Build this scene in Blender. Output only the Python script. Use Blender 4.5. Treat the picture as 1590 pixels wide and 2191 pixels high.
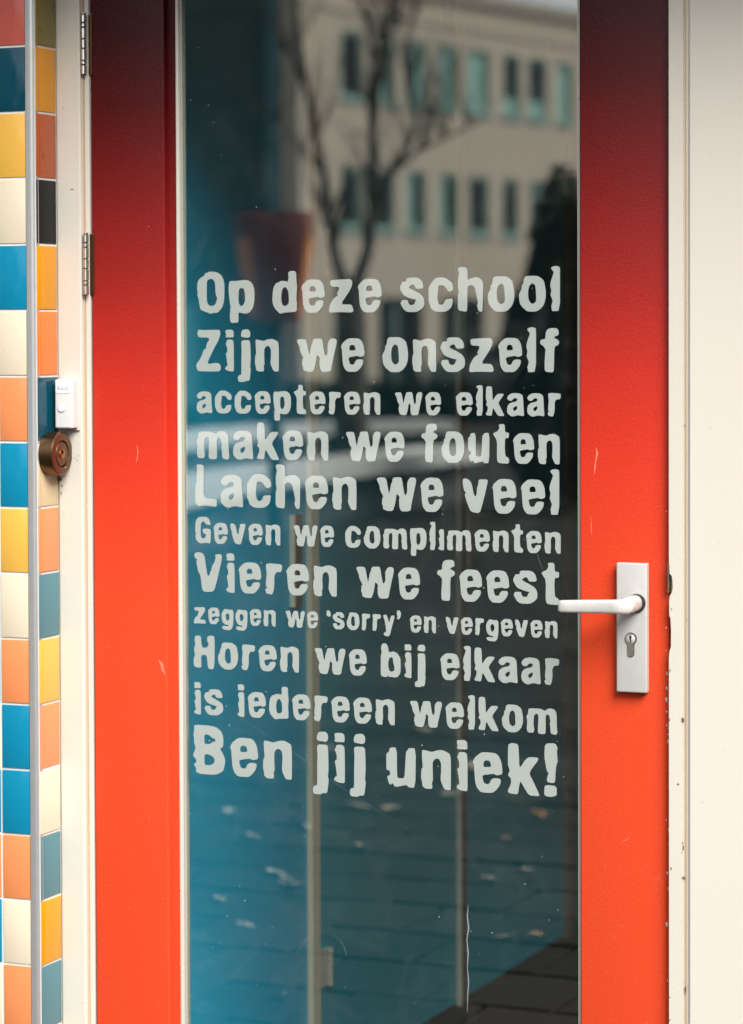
import bpy, bmesh, math, random
from mathutils import Vector, Matrix, noise
random.seed(7)
for o in list(bpy.data.objects): bpy.data.objects.remove(o)
scene = bpy.context.scene
COL = scene.collection
R = math.radians

# ------------------------------------------------------------------ camera
PW, PH = 1590.0, 2191.0
FPX, YAW, PITCH, ROLL, SHIFT = 5930.7, 0.39883, 0.02855, -0.00345, -214.04
CAM = Vector((1.59, -3.9, 1.4204))
FWD = Vector((-math.sin(YAW)*math.cos(PITCH), math.cos(YAW)*math.cos(PITCH), -math.sin(PITCH)))
RG0 = Vector((math.cos(YAW), math.sin(YAW), 0)); UP0 = RG0.cross(FWD)
RGT = RG0*math.cos(ROLL)+UP0*math.sin(ROLL); UPV = UP0*math.cos(ROLL)-RG0*math.sin(ROLL)
cd = bpy.data.cameras.new('camera'); cam = bpy.data.objects.new('camera', cd); COL.objects.link(cam)
m = Matrix((RGT, UPV, -FWD)).transposed().to_4x4(); m.translation = CAM; cam.matrix_world = m
cd.sensor_fit = 'VERTICAL'; cd.sensor_height = 36; cd.sensor_width = 36*PW/PH
cd.lens = 36*FPX/PH; cd.shift_y = SHIFT/PH
cd.clip_start = 0.05; cd.clip_end = 3000
cd.dof.use_dof = True; cd.dof.focus_distance = 4.2; cd.dof.aperture_fstop = 3.9
scene.camera = cam

# ------------------------------------------------------------------ sky, sun, exposure
SUN_EL, SUN_AZ = R(42), R(50)          # veiled sun, azimuth measured from -y towards +x
SUN_DIR = Vector((math.cos(SUN_EL)*math.sin(SUN_AZ), -math.cos(SUN_EL)*math.cos(SUN_AZ), math.sin(SUN_EL)))
world = bpy.data.worlds.new('World'); scene.world = world; world.use_nodes = True
nt = world.node_tree; nt.nodes.clear()
sky = nt.nodes.new('ShaderNodeTexSky'); sky.sky_type = 'NISHITA'; sky.sun_disc = False
sky.sun_elevation = SUN_EL; sky.sun_rotation = math.atan2(SUN_DIR.x, SUN_DIR.y)
sky.dust_density = 0.6; sky.air_density = 1.0; sky.ozone_density = 1.5
hs = nt.nodes.new('ShaderNodeHueSaturation'); hs.inputs['Saturation'].default_value = 0.14
bg = nt.nodes.new('ShaderNodeBackground'); bg.inputs['Strength'].default_value = 0.05
wo = nt.nodes.new('ShaderNodeOutputWorld')
nt.links.new(sky.outputs[0], hs.inputs['Color']); nt.links.new(hs.outputs[0], bg.inputs[0]); nt.links.new(bg.outputs[0], wo.inputs[0])
sl = bpy.data.lights.new('sun', 'SUN'); sl.energy = 1.5; sl.angle = R(36); sl.color = (1.0, 0.965, 0.92)
sun = bpy.data.objects.new('sun', sl); COL.objects.link(sun)
sun.rotation_euler = SUN_DIR.to_track_quat('Z', 'Y').to_euler(); sun.location = SUN_DIR*30
scene.view_settings.view_transform = 'Standard'; scene.view_settings.look = 'None'
scene.view_settings.exposure = 2.5; scene.view_settings.gamma = 1; scene.view_settings.use_curve_mapping = False
scene.cycles.use_denoising = True
try: scene.cycles.denoiser = 'OPENIMAGEDENOISE'
except Exception: pass
scene.cycles.max_bounces = 8; scene.cycles.transparent_max_bounces = 8; scene.cycles.glossy_bounces = 4
scene.cycles.caustics_reflective = False; scene.cycles.caustics_refractive = False
scene.cycles.sample_clamp_indirect = 6

# ------------------------------------------------------------------ places from the calibrated view
def ray(px, py): return FWD + RGT*((px-PW/2)/FPX) + UPV*((PH/2+SHIFT-py)/FPX)
def at_y(px, py, y): d = ray(px, py); return CAM + d*((y-CAM.y)/d.y)
def at_x(px, py, x): d = ray(px, py); return CAM + d*((x-CAM.x)/d.x)
def at_z(px, py, z): d = ray(px, py); return CAM + d*((z-CAM.z)/d.z)
def X(px, y, py=1095): return at_y(px, py, y).x
def Z(py, y, px=800): return at_y(px, py, y).z
def mir(p): return Vector((p.x, -p.y, p.z))            # where a thing stands whose mirror image the pane shows
def refl(px, py, t): return mir(CAM + ray(px, py)*t)
def refl_z(px, py, z): return mir(at_z(px, py, z))

# ------------------------------------------------------------------ helpers
ORG = {}
def tag(o, label=None, cat=None, group=None, kind=None):
    if label: o['label'] = label
    if cat: o['category'] = cat
    if group: o['group'] = group
    if kind: o['kind'] = kind
    return o
def thing(name, loc, label=None, cat=None, group=None, kind=None):
    o = bpy.data.objects.new(name, None); COL.objects.link(o); loc = Vector(loc)
    o.location = loc; ORG[o.name] = loc; o.empty_display_size = .1
    return tag(o, label, cat, group, kind)
def link(name, me, parent=None, origin=(0, 0, 0)):
    o = bpy.data.objects.new(name, me); COL.objects.link(o); origin = Vector(origin)
    ORG[o.name] = origin
    if parent is not None:
        o.parent = parent; o.location = origin-ORG[parent.name]
    else: o.location = origin
    return o
def obj(name, bm, mat, parent=None, smooth=False, origin=None):
    if origin is None:
        if len(bm.verts):
            xs = [v.co for v in bm.verts]
            mn = Vector((min(c.x for c in xs), min(c.y for c in xs), min(c.z for c in xs)))
            mx = Vector((max(c.x for c in xs), max(c.y for c in xs), max(c.z for c in xs)))
            origin = Vector(((mn.x+mx.x)/2, (mn.y+mx.y)/2, mn.z))
        else: origin = Vector()
    bmesh.ops.translate(bm, verts=bm.verts, vec=-origin)
    me = bpy.data.meshes.new(name); bm.to_mesh(me); bm.free()
    for mt in (mat if isinstance(mat, (list, tuple)) else [mat]): me.materials.append(mt)
    if smooth:
        for p in me.polygons: p.use_smooth = max(abs(p.normal.x), abs(p.normal.y), abs(p.normal.z)) < .9999
        try: me.set_sharp_from_angle(angle=R(38))
        except Exception: pass
    return link(name, me, parent, origin)
def box(bm, x0, x1, y0, y1, z0, z1, bev=0, seg=2):
    if x0 > x1: x0, x1 = x1, x0
    if y0 > y1: y0, y1 = y1, y0
    if z0 > z1: z0, z1 = z1, z0
    b = bmesh.new(); bmesh.ops.create_cube(b, size=1)
    for v in b.verts: v.co = Vector(((x0+x1)/2+v.co.x*(x1-x0), (y0+y1)/2+v.co.y*(y1-y0), (z0+z1)/2+v.co.z*(z1-z0)))
    if bev: bmesh.ops.bevel(b, geom=b.edges[:], offset=bev, segments=seg, affect='EDGES', profile=.6, clamp_overlap=True)
    merge(bm, b); return bm
def merge(bm, b, M=None):
    t = bpy.data.meshes.new('t')
    if M is not None: b.transform(M)
    b.to_mesh(t); b.free(); bm.from_mesh(t); bpy.data.meshes.remove(t)
def bxo(name, mat, parent, *a, bev=0, seg=2, smooth=False):
    bm = bmesh.new(); box(bm, *a, bev=bev, seg=seg); return obj(name, bm, mat, parent, smooth=smooth)
def lathe(bm, prof, seg=32, M=None):
    """profile [(r, h)] turned round z"""
    b = bmesh.new(); rings = []
    for r, h in prof:
        rings.append([b.verts.new((r*math.cos(2*math.pi*i/seg), r*math.sin(2*math.pi*i/seg), h)) for i in range(seg)])
    for a, c in zip(rings, rings[1:]):
        for i in range(seg): b.faces.new((a[i], a[(i+1) % seg], c[(i+1) % seg], c[i]))
    b.faces.new(rings[-1]); b.faces.new(rings[0][::-1])
    merge(bm, b, M)
def tube(bm, pts, rad, seg=8):
    b = bmesh.new(); rings = []
    n = len(pts)
    for i, p in enumerate(pts):
        t = (pts[min(i+1, n-1)]-pts[max(i-1, 0)]).normalized()
        a = t.cross(Vector((0.31, 0.95, 0.05))).normalized(); c = t.cross(a)
        rings.append([b.verts.new(p+(a*math.cos(2*math.pi*k/seg)+c*math.sin(2*math.pi*k/seg))*rad[i]) for k in range(seg)])
    for q, w in zip(rings, rings[1:]):
        for k in range(seg): b.faces.new((q[k], q[(k+1) % seg], w[(k+1) % seg], w[k]))
    b.faces.new(rings[-1]); b.faces.new(rings[0][::-1]); merge(bm, b)
def prism(bm, pts, y0, y1):
    """polygon in x,z extruded along y"""
    b = bmesh.new()
    A = [b.verts.new((x, y0, z)) for x, z in pts]; B = [b.verts.new((x, y1, z)) for x, z in pts]
    b.faces.new(A); b.faces.new(B[::-1]); n = len(pts)
    for i in range(n): b.faces.new((A[i], B[i], B[(i+1) % n], A[(i+1) % n]))
    bmesh.ops.recalc_face_normals(b, faces=b.faces); merge(bm, b)
ROT_X90 = Matrix.Rotation(R(90), 4, 'X')      # z axis -> -y
ROT_Y90 = Matrix.Rotation(R(90), 4, 'Y')      # z axis -> +x

# ------------------------------------------------------------------ materials
def mat(name, col, rough=.5, metal=0, spec=.5, coat=0, coat_rough=.1):
    mt = bpy.data.materials.new(name); mt.use_nodes = True
    b = mt.node_tree.nodes['Principled BSDF']
    b.inputs['Base Color'].default_value = (*col, 1); b.inputs['Roughness'].default_value = rough
    b.inputs['Metallic'].default_value = metal; b.inputs['Specular IOR Level'].default_value = spec
    b.inputs['Coat Weight'].default_value = coat; b.inputs['Coat Roughness'].default_value = coat_rough
    return mt
def P(mt): return mt.node_tree.nodes['Principled BSDF']
def coords(mt, scale=(1, 1, 1), kind='Object'):
    n = mt.node_tree; tc = n.nodes.new('ShaderNodeTexCoord'); mp = n.nodes.new('ShaderNodeMapping')
    mp.inputs['Scale'].default_value = scale; n.links.new(tc.outputs[kind], mp.inputs[0]); return mp.outputs[0]
def wcoords(mt, scale=(1, 1, 1)):
    n = mt.node_tree; g = n.nodes.new('ShaderNodeNewGeometry'); mp = n.nodes.new('ShaderNodeMapping')
    mp.inputs['Scale'].default_value = scale; n.links.new(g.outputs['Position'], mp.inputs[0]); return mp.outputs[0]
def noi(mt, vec, scale, detail=3, rough=.5, dist=0):
    n = mt.node_tree; t = n.nodes.new('ShaderNodeTexNoise'); t.inputs['Scale'].default_value = scale
    t.inputs['Detail'].default_value = detail; t.inputs['Roughness'].default_value = rough
    t.inputs['Distortion'].default_value = dist
    n.links.new(vec, t.inputs['Vector']); return t.outputs['Fac']
def ramp(mt, fac, stops):
    n = mt.node_tree; r = n.nodes.new('ShaderNodeValToRGB')
    els = r.color_ramp.elements
    while len(els) < len(stops): els.new(.5)
    for e, (p, c) in zip(els, stops): e.position = p; e.color = (*c, 1) if len(c) == 3 else c
    n.links.new(fac, r.inputs[0]); return r.outputs[0]
def mixc(mt, fac, a, b, mode='MIX'):
    n = mt.node_tree; x = n.nodes.new('ShaderNodeMix'); x.data_type = 'RGBA'; x.blend_type = mode
    for s, v in ((0, fac), (6, a), (7, b)):
        if isinstance(v, bpy.types.NodeSocket): n.links.new(v, x.inputs[s])
        elif isinstance(v, (int, float)): x.inputs[s].default_value = v
        else: x.inputs[s].default_value = (*v, 1)
    return x.outputs[2]
def math_(mt, op, a, b=0.0, clamp=False):
    n = mt.node_tree; x = n.nodes.new('ShaderNodeMath'); x.operation = op; x.use_clamp = clamp
    for i, v in enumerate((a, b)):
        if isinstance(v, bpy.types.NodeSocket): n.links.new(v, x.inputs[i])
        else: x.inputs[i].default_value = v
    return x.outputs[0]
def bump(mt, h, strength=.3, dist=.001, prev=None):
    n = mt.node_tree; b = n.nodes.new('ShaderNodeBump'); b.inputs['Strength'].default_value = strength
    b.inputs['Distance'].default_value = dist; n.links.new(h, b.inputs['Height'])
    if prev is not None: n.links.new(prev, b.inputs['Normal'])
    n.links.new(b.outputs[0], P(mt).inputs['Normal']); return b.outputs[0]
def setc(mt, sock, inp='Base Color'): mt.node_tree.links.new(sock, P(mt).inputs[inp])

def paint(name, col, rough=.32, peel=.35, chips=None, chipcol=(.75, .68, .55), dirt=.12, dcol=(.25, .2, .14), chipmax=.6, height_ramp=None, spec=.3):
    """brushed and rolled gloss paint: orange-peel relief, brush drag, specks and small chips"""
    mt = mat(name, col, rough, spec=spec, coat=.0)
    w = wcoords(mt); ws = wcoords(mt, (1, 1, .22)); wh = wcoords(mt, (1, 1, 1))
    peelh = noi(mt, w, 330, 2, .5); drag = noi(mt, ws, 520, 2, .5); wide = noi(mt, w, 2.2, 4, .55)
    h = math_(mt, 'ADD', math_(mt, 'MULTIPLY', peelh, .8), math_(mt, 'MULTIPLY', drag, .35))
    bump(mt, h, peel, .0011)
    c = mixc(mt, math_(mt, 'MULTIPLY', wide, .18), col, tuple(x*.82 for x in col))
    # faint scuffs
    sc = noi(mt, wcoords(mt, (1, 1, .5)), 38, 5, .65, 1.5)
    scm = ramp(mt, sc, [(.66, (0, 0, 0)), (.72, (1, 1, 1))])
    c = mixc(mt, math_(mt, 'MULTIPLY', scm, dirt*.6), c, tuple(min(1, x*.6+.25) for x in col))
    # flecks of dirt
    sp = noi(mt, w, 160, 2, .5); spm = ramp(mt, sp, [(.745, (0, 0, 0)), (.765, (1, 1, 1))])
    c = mixc(mt, math_(mt, 'MULTIPLY', spm, dirt*4, True), c, dcol)
    if chips:
        n = mt.node_tree; g = n.nodes.new('ShaderNodeNewGeometry'); sx = n.nodes.new('ShaderNodeSeparateXYZ')
        n.links.new(g.outputs['Position'], sx.inputs[0])
        ch = noi(mt, wcoords(mt, (1, 1, .55)), 150, 3, .6)
        low = math_(mt, 'MULTIPLY', math_(mt, 'SUBTRACT', 1.55, sx.outputs[2]), 1.2, True)
        tot = None
        for (xe, wd) in chips:
            d = math_(mt, 'ABSOLUTE', math_(mt, 'SUBTRACT', sx.outputs[0], xe))
            near = math_(mt, 'SUBTRACT', 1.0, math_(mt, 'DIVIDE', d, wd), True)
            tot = near if tot is None else math_(mt, 'MAXIMUM', tot, near)
        v = math_(mt, 'ADD', ch, math_(mt, 'MULTIPLY', math_(mt, 'MULTIPLY', tot, low), .16))
        cm = ramp(mt, v, [(chipmax+.06, (0, 0, 0)), (chipmax+.075, (1, 1, 1))])
        cm = math_(mt, 'MULTIPLY', cm, math_(mt, 'GREATER_THAN', tot, .01))
        c = mixc(mt, cm, c, chipcol)
    if height_ramp:
        # colour changes with height: deep maroon at the head to orange-red at the lock
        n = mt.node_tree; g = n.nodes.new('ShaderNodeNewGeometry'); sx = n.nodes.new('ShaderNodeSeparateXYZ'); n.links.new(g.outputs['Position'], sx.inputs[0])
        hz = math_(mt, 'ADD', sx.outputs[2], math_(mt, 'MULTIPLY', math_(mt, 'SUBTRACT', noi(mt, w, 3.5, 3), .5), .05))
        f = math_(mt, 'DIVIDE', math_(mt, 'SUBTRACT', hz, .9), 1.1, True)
        r_ = ramp(mt, f, [((z-.9)/1.1, tuple(q/k for q, k in zip(cc, col))) for z, cc in height_ramp])
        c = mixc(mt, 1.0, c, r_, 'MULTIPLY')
    setc(mt, c); return mt

RED = (.60, .057, .019)
CREAM = (.57, .53, .462)
M = {}
M['red'] = paint('red_gloss_paint', RED, .24, .45, spec=.15, chips=[(X(1431.5, -.022), .0035)], chipcol=(.8, .72, .6), dirt=.10, chipmax=.66, height_ramp=[(.99, (.60, .057, .019)), (1.21, (.56, .036, .016)), (1.355, (.44, .024, .014)), (1.50, (.27, .015, .012)), (1.64, (.16, .009, .0085)), (1.785, (.072, .0045, .005)), (1.89, (.046, .0035, .004))])
M['cream'] = paint('cream_gloss_paint', CREAM, .34, .32, chips=[(X(1435, -.03), .003), (X(1461, -.03), .004)], chipcol=(.16, .10, .05), dirt=.07, chipmax=.73)
M['cream_panel'] = paint('cream_panel_paint', (.59, .548, .482), .36, .13, dirt=.09, spec=.25)
M['groove_peach'] = paint('peach_groove_paint', (.50, .37, .25), .45, .25, dirt=.1)  # peach tone, deeper than the jambs, for the frame grooves
M['bead'] = paint('bead_paint', (.55, .52, .45), .4, .2, dirt=.2)
M['gasket'] = paint('grey_glazing_sealant', (.34, .33, .28), .55, .2, dirt=.25)
M['black'] = mat('dark_gap', (.012, .010, .010), .8)
def brushed(name, col, rough=.3, fine=500, st=.1, metal=1):
    mt = mat(name, col, rough, metal); w = wcoords(mt, (1, 1, 1))
    f = noi(mt, w, fine, 3, .6); bump(mt, f, st, .0006)
    setc(mt, mixc(mt, noi(mt, w, 60, 4), tuple(c*.85 for c in col), col)); return mt
M['alu'] = brushed('anodised_aluminium', (.56, .55, .525), .45, 900, .12, .3)
M['alu_edge'] = brushed('corner_trim_metal', (.50, .50, .50), .28, 400, .1, .6)
M['alu_pit'] = brushed('pitted_lever_metal', (.66, .64, .61), .42, 420, .45, .35)
M['nickel'] = brushed('worn_nickel', (.66, .60, .50), .3, 700, .1)
M['in_steel'] = brushed('painted_inner_hinge', (.62, .58, .50), .4, 300, .1, .1)
M['steel'] = brushed('hinge_steel', (.78, .76, .73), .18, 250, .06, .92)
M['bronze'] = brushed('dark_bronze', (.20, .115, .06), .34, 350, .25)
M['brass'] = brushed('old_brass', (.45, .29, .09), .4, 350, .3)
M['plastic'] = mat('white_plastic', (.60, .585, .56), .3)
M['plastic_label'] = mat('clear_label_plastic', (.68, .68, .68), .12)
M['print'] = mat('grey_print', (.25, .25, .25), .6)
def tilem(name, col, rough=.13, dirt=0.0):
    mt = mat(name, col, rough, spec=.4); w = wcoords(mt)
    bump(mt, noi(mt, w, 90, 3), .12, .0006)
    c = mixc(mt, noi(mt, w, 5, 3), tuple(x*.92 for x in col), tuple(min(1, x*1.05) for x in col))
    c = mixc(mt, noi(mt, w, 420, 2), c, tuple(x*.93 for x in col))
    if dirt:
        c = mixc(mt, math_(mt, 'MULTIPLY', ramp(mt, noi(mt, w, 55, 4, .6), [(.58, (0, 0, 0)), (.7, (1, 1, 1))]), dirt), c, (.03, .025, .015))
    sp = ramp(mt, noi(mt, w, 190, 1), [(.76, (0, 0, 0)), (.78, (1, 1, 1))])
    c = mixc(mt, math_(mt, 'MULTIPLY', sp, .7), c, (.05, .04, .03))
    setc(mt, c); return mt
T = {'blue': tilem('blue_glaze', (.004, .19, .32)), 'yellow': tilem('yellow_glaze', (.66, .37, .065)), 'cream': tilem('cream_glaze', (.63, .55, .41)),
     'orange': tilem('orange_glaze', (.66, .225, .085)), 'red': tilem('red_glaze', (.50, .10, .075)), 'teal': tilem('teal_glaze', (.002, .05, .08)),
     'slate': tilem('grey_blue_glaze', (.06, .17, .20)), 'charcoal': tilem('charcoal_glaze', (.008, .010, .010)), 'amber': tilem('amber_glaze', (.62, .25, .004)),
     'olive': tilem('olive_glaze', (.20, .16, .04), dirt=.8), 'rust': tilem('rust_glaze', (.36, .07, .014), dirt=.35), 'sand': tilem('sand_glaze', (.52, .42, .25)),
     'deep': tilem('deep_orange_glaze', (.64, .17, .03))}
P(T['charcoal']).inputs['Roughness'].default_value = .4; P(T['charcoal']).inputs['Specular IOR Level'].default_value = .15
M['grout'] = mat('pale_grout', (.66, .64, .60), .85); bump(M['grout'], noi(M['grout'], wcoords(M['grout']), 700, 3), .5, .001)
g_ = M['grout']; setc(g_, mixc(g_, noi(g_, wcoords(g_), 30, 5, .7), (.52, .49, .44), (.72, .70, .66)))

def glass_mat():
    """coated insulating glass: strong clear mirror image over a tinted view through, faint wiped dust"""
    mt = bpy.data.materials.new('coated_door_glass'); mt.use_nodes = True; n = mt.node_tree; n.nodes.clear()
    out = n.nodes.new('ShaderNodeOutputMaterial'); tr = n.nodes.new('ShaderNodeBsdfTransparent'); tr.inputs[0].default_value = (.93, .99, .99, 1)
    gl = n.nodes.new('ShaderNodeBsdfGlossy'); gl.inputs['Roughness'].default_value = 0.0; gl.inputs['Color'].default_value = (.97, 1, .98, 1)
    fl = n.nodes.new('ShaderNodeLayerWeight'); fl.inputs[0].default_value = .5
    fr = n.nodes.new('ShaderNodeMath'); fr.operation = 'POWER'; fr.inputs[1].default_value = 4; n.links.new(fl.outputs['Facing'], fr.inputs[0])
    ad = n.nodes.new('ShaderNodeMath'); ad.operation = 'MULTIPLY_ADD'; ad.inputs[1].default_value = 1.0; ad.inputs[2].default_value = GLASS_R; ad.use_clamp = True
    n.links.new(fr.outputs[0], ad.inputs[0])
    mx = n.nodes.new('ShaderNodeMixShader'); n.links.new(ad.outputs[0], mx.inputs[0]); n.links.new(tr.outputs[0], mx.inputs[1]); n.links.new(gl.outputs[0], mx.inputs[2])
    df = n.nodes.new('ShaderNodeBsdfDiffuse'); df.inputs[0].default_value = (.7, .72, .7, 1)
    ge = n.nodes.new('ShaderNodeNewGeometry')
    a = n.nodes.new('ShaderNodeTexNoise'); a.inputs['Scale'].default_value = 9; a.inputs['Detail'].default_value = 6; a.inputs['Roughness'].default_value = .7; a.inputs['Distortion'].default_value = 1.2
    b = n.nodes.new('ShaderNodeTexNoise'); b.inputs['Scale'].default_value = 230; b.inputs['Detail'].default_value = 1
    n.links.new(ge.outputs['Position'], a.inputs[0]); n.links.new(ge.outputs['Position'], b.inputs[0])
    ra = n.nodes.new('ShaderNodeValToRGB'); ra.color_ramp.elements[0].position = .5; ra.color_ramp.elements[1].position = .85
    ra.color_ramp.elements[0].color = (.002, .002, .002, 1); ra.color_ramp.elements[1].color = (.03, .03, .03, 1)
    rb = n.nodes.new('ShaderNodeValToRGB'); rb.color_ramp.elements[0].position = .775; rb.color_ramp.elements[1].position = .79; rb.color_ramp.elements[1].color = (.55, .55, .55, 1)
    n.links.new(a.outputs[0], ra.inputs[0]); n.links.new(b.outputs[0], rb.inputs[0])
    mm = n.nodes.new('ShaderNodeMath'); mm.operation = 'MAXIMUM'; n.links.new(ra.outputs[0], mm.inputs[0]); n.links.new(rb.outputs[0], mm.inputs[1])
    m2 = n.nodes.new('ShaderNodeMixShader'); n.links.new(mm.outputs[0], m2.inputs[0]); n.links.new(mx.outputs[0], m2.inputs[1]); n.links.new(df.outputs[0], m2.inputs[2])
    n.links.new(m2.outputs[0], out.inputs[0]); return mt
GLASS_R = .24
M['glass'] = glass_mat()
def clear_mat():
    mt = bpy.data.materials.new('clear_glass'); mt.use_nodes = True; n = mt.node_tree; n.nodes.clear()
    out = n.nodes.new('ShaderNodeOutputMaterial'); tr = n.nodes.new('ShaderNodeBsdfTransparent'); tr.inputs[0].default_value = (.93, .96, .95, 1)
    n.links.new(tr.outputs[0], out.inputs[0]); return mt
M['clear'] = clear_mat()
def film_mat():
    """frosted etched-look film: pale, slightly see-through, with its own sheen"""
    mt = mat('frosted_letter_film', (.36, .40, .375), .45, spec=.6)
    w = wcoords(mt); c = mixc(mt, noi(mt, w, 900, 2), (.40, .445, .415), (.46, .505, .475)); setc(mt, c)
    n = mt.node_tree; tr = n.nodes.new('ShaderNodeBsdfTransparent'); tr.inputs[0].default_value = (.8, .9, .88, 1)
    mx = n.nodes.new('ShaderNodeMixShader'); mx.inputs[0].default_value = .80
    out = [x for x in n.nodes if x.type == 'OUTPUT_MATERIAL'][0]
    gl = n.nodes.new('ShaderNodeBsdfGlossy'); gl.inputs['Roughness'].default_value = .0; gl.inputs['Color'].default_value = (1, 1, 1, 1)
    m2 = n.nodes.new('ShaderNodeMixShader'); m2.inputs[0].default_value = .12
    n.links.new(tr.outputs[0], mx.inputs[1]); n.links.new(P(mt).outputs[0], mx.inputs[2])
    n.links.new(mx.outputs[0], m2.inputs[1]); n.links.new(gl.outputs[0], m2.inputs[2]); n.links.new(m2.outputs[0], out.inputs[0])
    return mt
M['film'] = film_mat()
def concrete(name, c1, c2, scale=8, rough=.85, b=.4):
    mt = mat(name, c1, rough, spec=.12); w = wcoords(mt)
    c = mixc(mt, noi(mt, w, scale, 6, .6), c1, c2); c = mixc(mt, noi(mt, w, scale*30, 2), c, tuple(x*.7 for x in c1))
    setc(mt, c); bump(mt, noi(mt, w, scale*12, 4), b, .004); return mt
M['slabs'] = [concrete('concrete_slab_%s' % k, a, b) for k, (a, b) in {'pale': ((.033, .030, .026), (.049, .045, .038)), 'mid': ((.027, .025, .021), (.040, .037, .032)), 'dull': ((.019, .018, .016), (.030, .028, .025))}.items()]
M['joint'] = concrete('joint_sand', (.004, .004, .0037), (.008, .007, .006), 20)
M['ground'] = concrete('far_ground', (.03, .028, .025), (.05, .046, .04), 2)
M['soil'] = concrete('dark_soil', (.03, .025, .02), (.055, .045, .035), 6)
M['white_conc'] = concrete('white_concrete', (.76, .75, .72), (.84, .83, .80), 3)
M['grey_conc'] = concrete('grey_concrete', (.10, .10, .10), (.16, .155, .15), 3)
M['beige_wall'] = concrete('beige_render', (.60, .52, .42), (.68, .59, .48), .35, .9, .1)
M['beige_band'] = concrete('parapet_metal', (.40, .36, .31), (.46, .41, .35), .4, .6, .05)
M['slate_wall'] = concrete('added_wing_slate_green', (.075, .115, .105), (.11, .15, .14), .5, .6, .1)
M['blue_strip'] = mat('blue_downpipe', (.05, .16, .20), .4)
M['teal_frame'] = mat('pale_teal_frame', (.25, .40, .36), .6, spec=.2)
M['pane_dark'] = mat('dark_window_pane', (.010, .012, .012), .3, spec=.12)
M['pane_teal'] = mat('curtained_window_pane', (.08, .17, .15), .3, spec=.15)
M['pane_pale'] = mat('blinds_behind_pane', (.26, .46, .40), .3, spec=.2)
M['dark_open'] = mat('dark_opening', (.012, .015, .016), .8, spec=.1)
M['bark'] = concrete('bark', (.12, .10, .085), (.19, .165, .14), 12, .9, .8)
def leafm(name, a, b):
    mt = mat(name, a, .7, spec=.25); setc(mt, mixc(mt, noi(mt, wcoords(mt), 6, 2), a, b)); return mt
M['yew'] = leafm('dark_evergreen_leaf', (.012, .016, .010), (.03, .038, .02))
M['hedge'] = leafm('hedge_leaf', (.014, .02, .014), (.03, .04, .025))
M['leaf'] = leafm('dry_leaf', (.42, .36, .28), (.60, .55, .46))
M['leaf_brown'] = leafm('dry_brown_leaf', (.35, .17, .09), (.48, .28, .16))
M['funnel_red'] = mat('red_funnel_plastic', (.20, .035, .022), .45)
M['funnel_orange'] = mat('orange_funnel_plastic', (.75, .26, .07), .45)
M['pole'] = mat('dark_pole', (.03, .035, .045), .5)
M['car'] = mat('silver_car_paint', (.42, .47, .45), .3, .3, coat=.8)
M['car_glass'] = mat('car_glass', (.02, .025, .03), .08); M['tyre'] = mat('tyre', (.02, .02, .02), .8); M['rim'] = mat('rim', (.5, .5, .5), .3, .8)
def interior_paint(name, a, rough=.4):
    mt = mat(name, a, rough); setc(mt, mixc(mt, noi(mt, wcoords(mt), 1.5, 3), a, tuple(x*.85 for x in a))); bump(mt, noi(mt, wcoords(mt), 200, 2), .1, .0008); return mt
M['in_blue'] = interior_paint('blue_interior_door_paint', (.004, .45, .71))
M['in_post'] = interior_paint('beige_post_paint', (.86, .72, .54))
M['in_brown'] = interior_paint('brown_post_side', (.20, .145, .10))
M['in_teal'] = interior_paint('teal_interior_door_paint', (.006, .42, .55))
M['in_dark'] = interior_paint('interior_wall_paint', (.10, .10, .09))
M['in_white'] = interior_paint('pale_hall_paint', (.62, .60, .56))
M['in_floor'] = interior_paint('brown_mat', (.030, .020, .014), .95); P(M['in_floor']).inputs['Specular IOR Level'].default_value = .1
M['soffit'] = paint('soffit_paint', (.12, .10, .075), .5, .1)
M['dried'] = mat('dried_white_drip', (.7, .7, .66), .7)

# ------------------------------------------------------------------ ground
pave = thing('pavement', (0, -1.5, 0), kind='structure')
bm = bmesh.new(); box(bm, -260, 260, -420, -.02, -.30, -.012); obj('joint_bed', bm, M['joint'], pave)
SLAB = .30
def slab_mesh(size):
    b = bmesh.new(); h = size/2-.0035
    bmesh.ops.create_cube(b, size=1)
    for v in b.verts: v.co = Vector((v.co.x*2*h, v.co.y*2*h, v.co.z*.05-.025))
    top = [e for e in b.edges if all(v.co.z > -.01 for v in e.verts)]
    bmesh.ops.bevel(b, geom=top, offset=.005, segments=1, affect='EDGES')
    me = bpy.data.meshes.new('paving_slab'); b.to_mesh(me); b.free(); return me
slabme = []
for mt in M['slabs']:
    me = slab_mesh(SLAB); me.materials.append(mt); slabme.append(me)
cells = []
for j in range(2, 64):
    y = -.05-SLAB*(j+.5)
    for i in range(-52, 24):
        x = SLAB*(i+.5*(j % 2))
        p = Vector((x, -y, 0)); d = p-CAM; t = d.dot(FWD); px = PW/2+FPX*d.dot(RGT)/t; py = PH/2+SHIFT-FPX*d.dot(UPV)/t
        inview = 330 < px < 1290 and py < 2300
        cells.append((x, y, inview, t))
vis = sorted([c for c in cells if c[2]], key=lambda c: c[3])[:296]
vs = set((c[0], c[1]) for c in vis)
rest = [c for c in cells if (c[0], c[1]) not in vs]
for (x, y, _, _) in vis:
    o = link('paving_slab', random.choice(slabme), pave, (x, y, random.uniform(-.003, .003)))
    o.rotation_euler = (random.gauss(0, .004), random.gauss(0, .004), random.gauss(0, .006)); o.scale = (random.uniform(.965, .995), random.choice((.985, .975, .95, .90)), 1)
V, Fc, Mi = [], [], []
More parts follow.
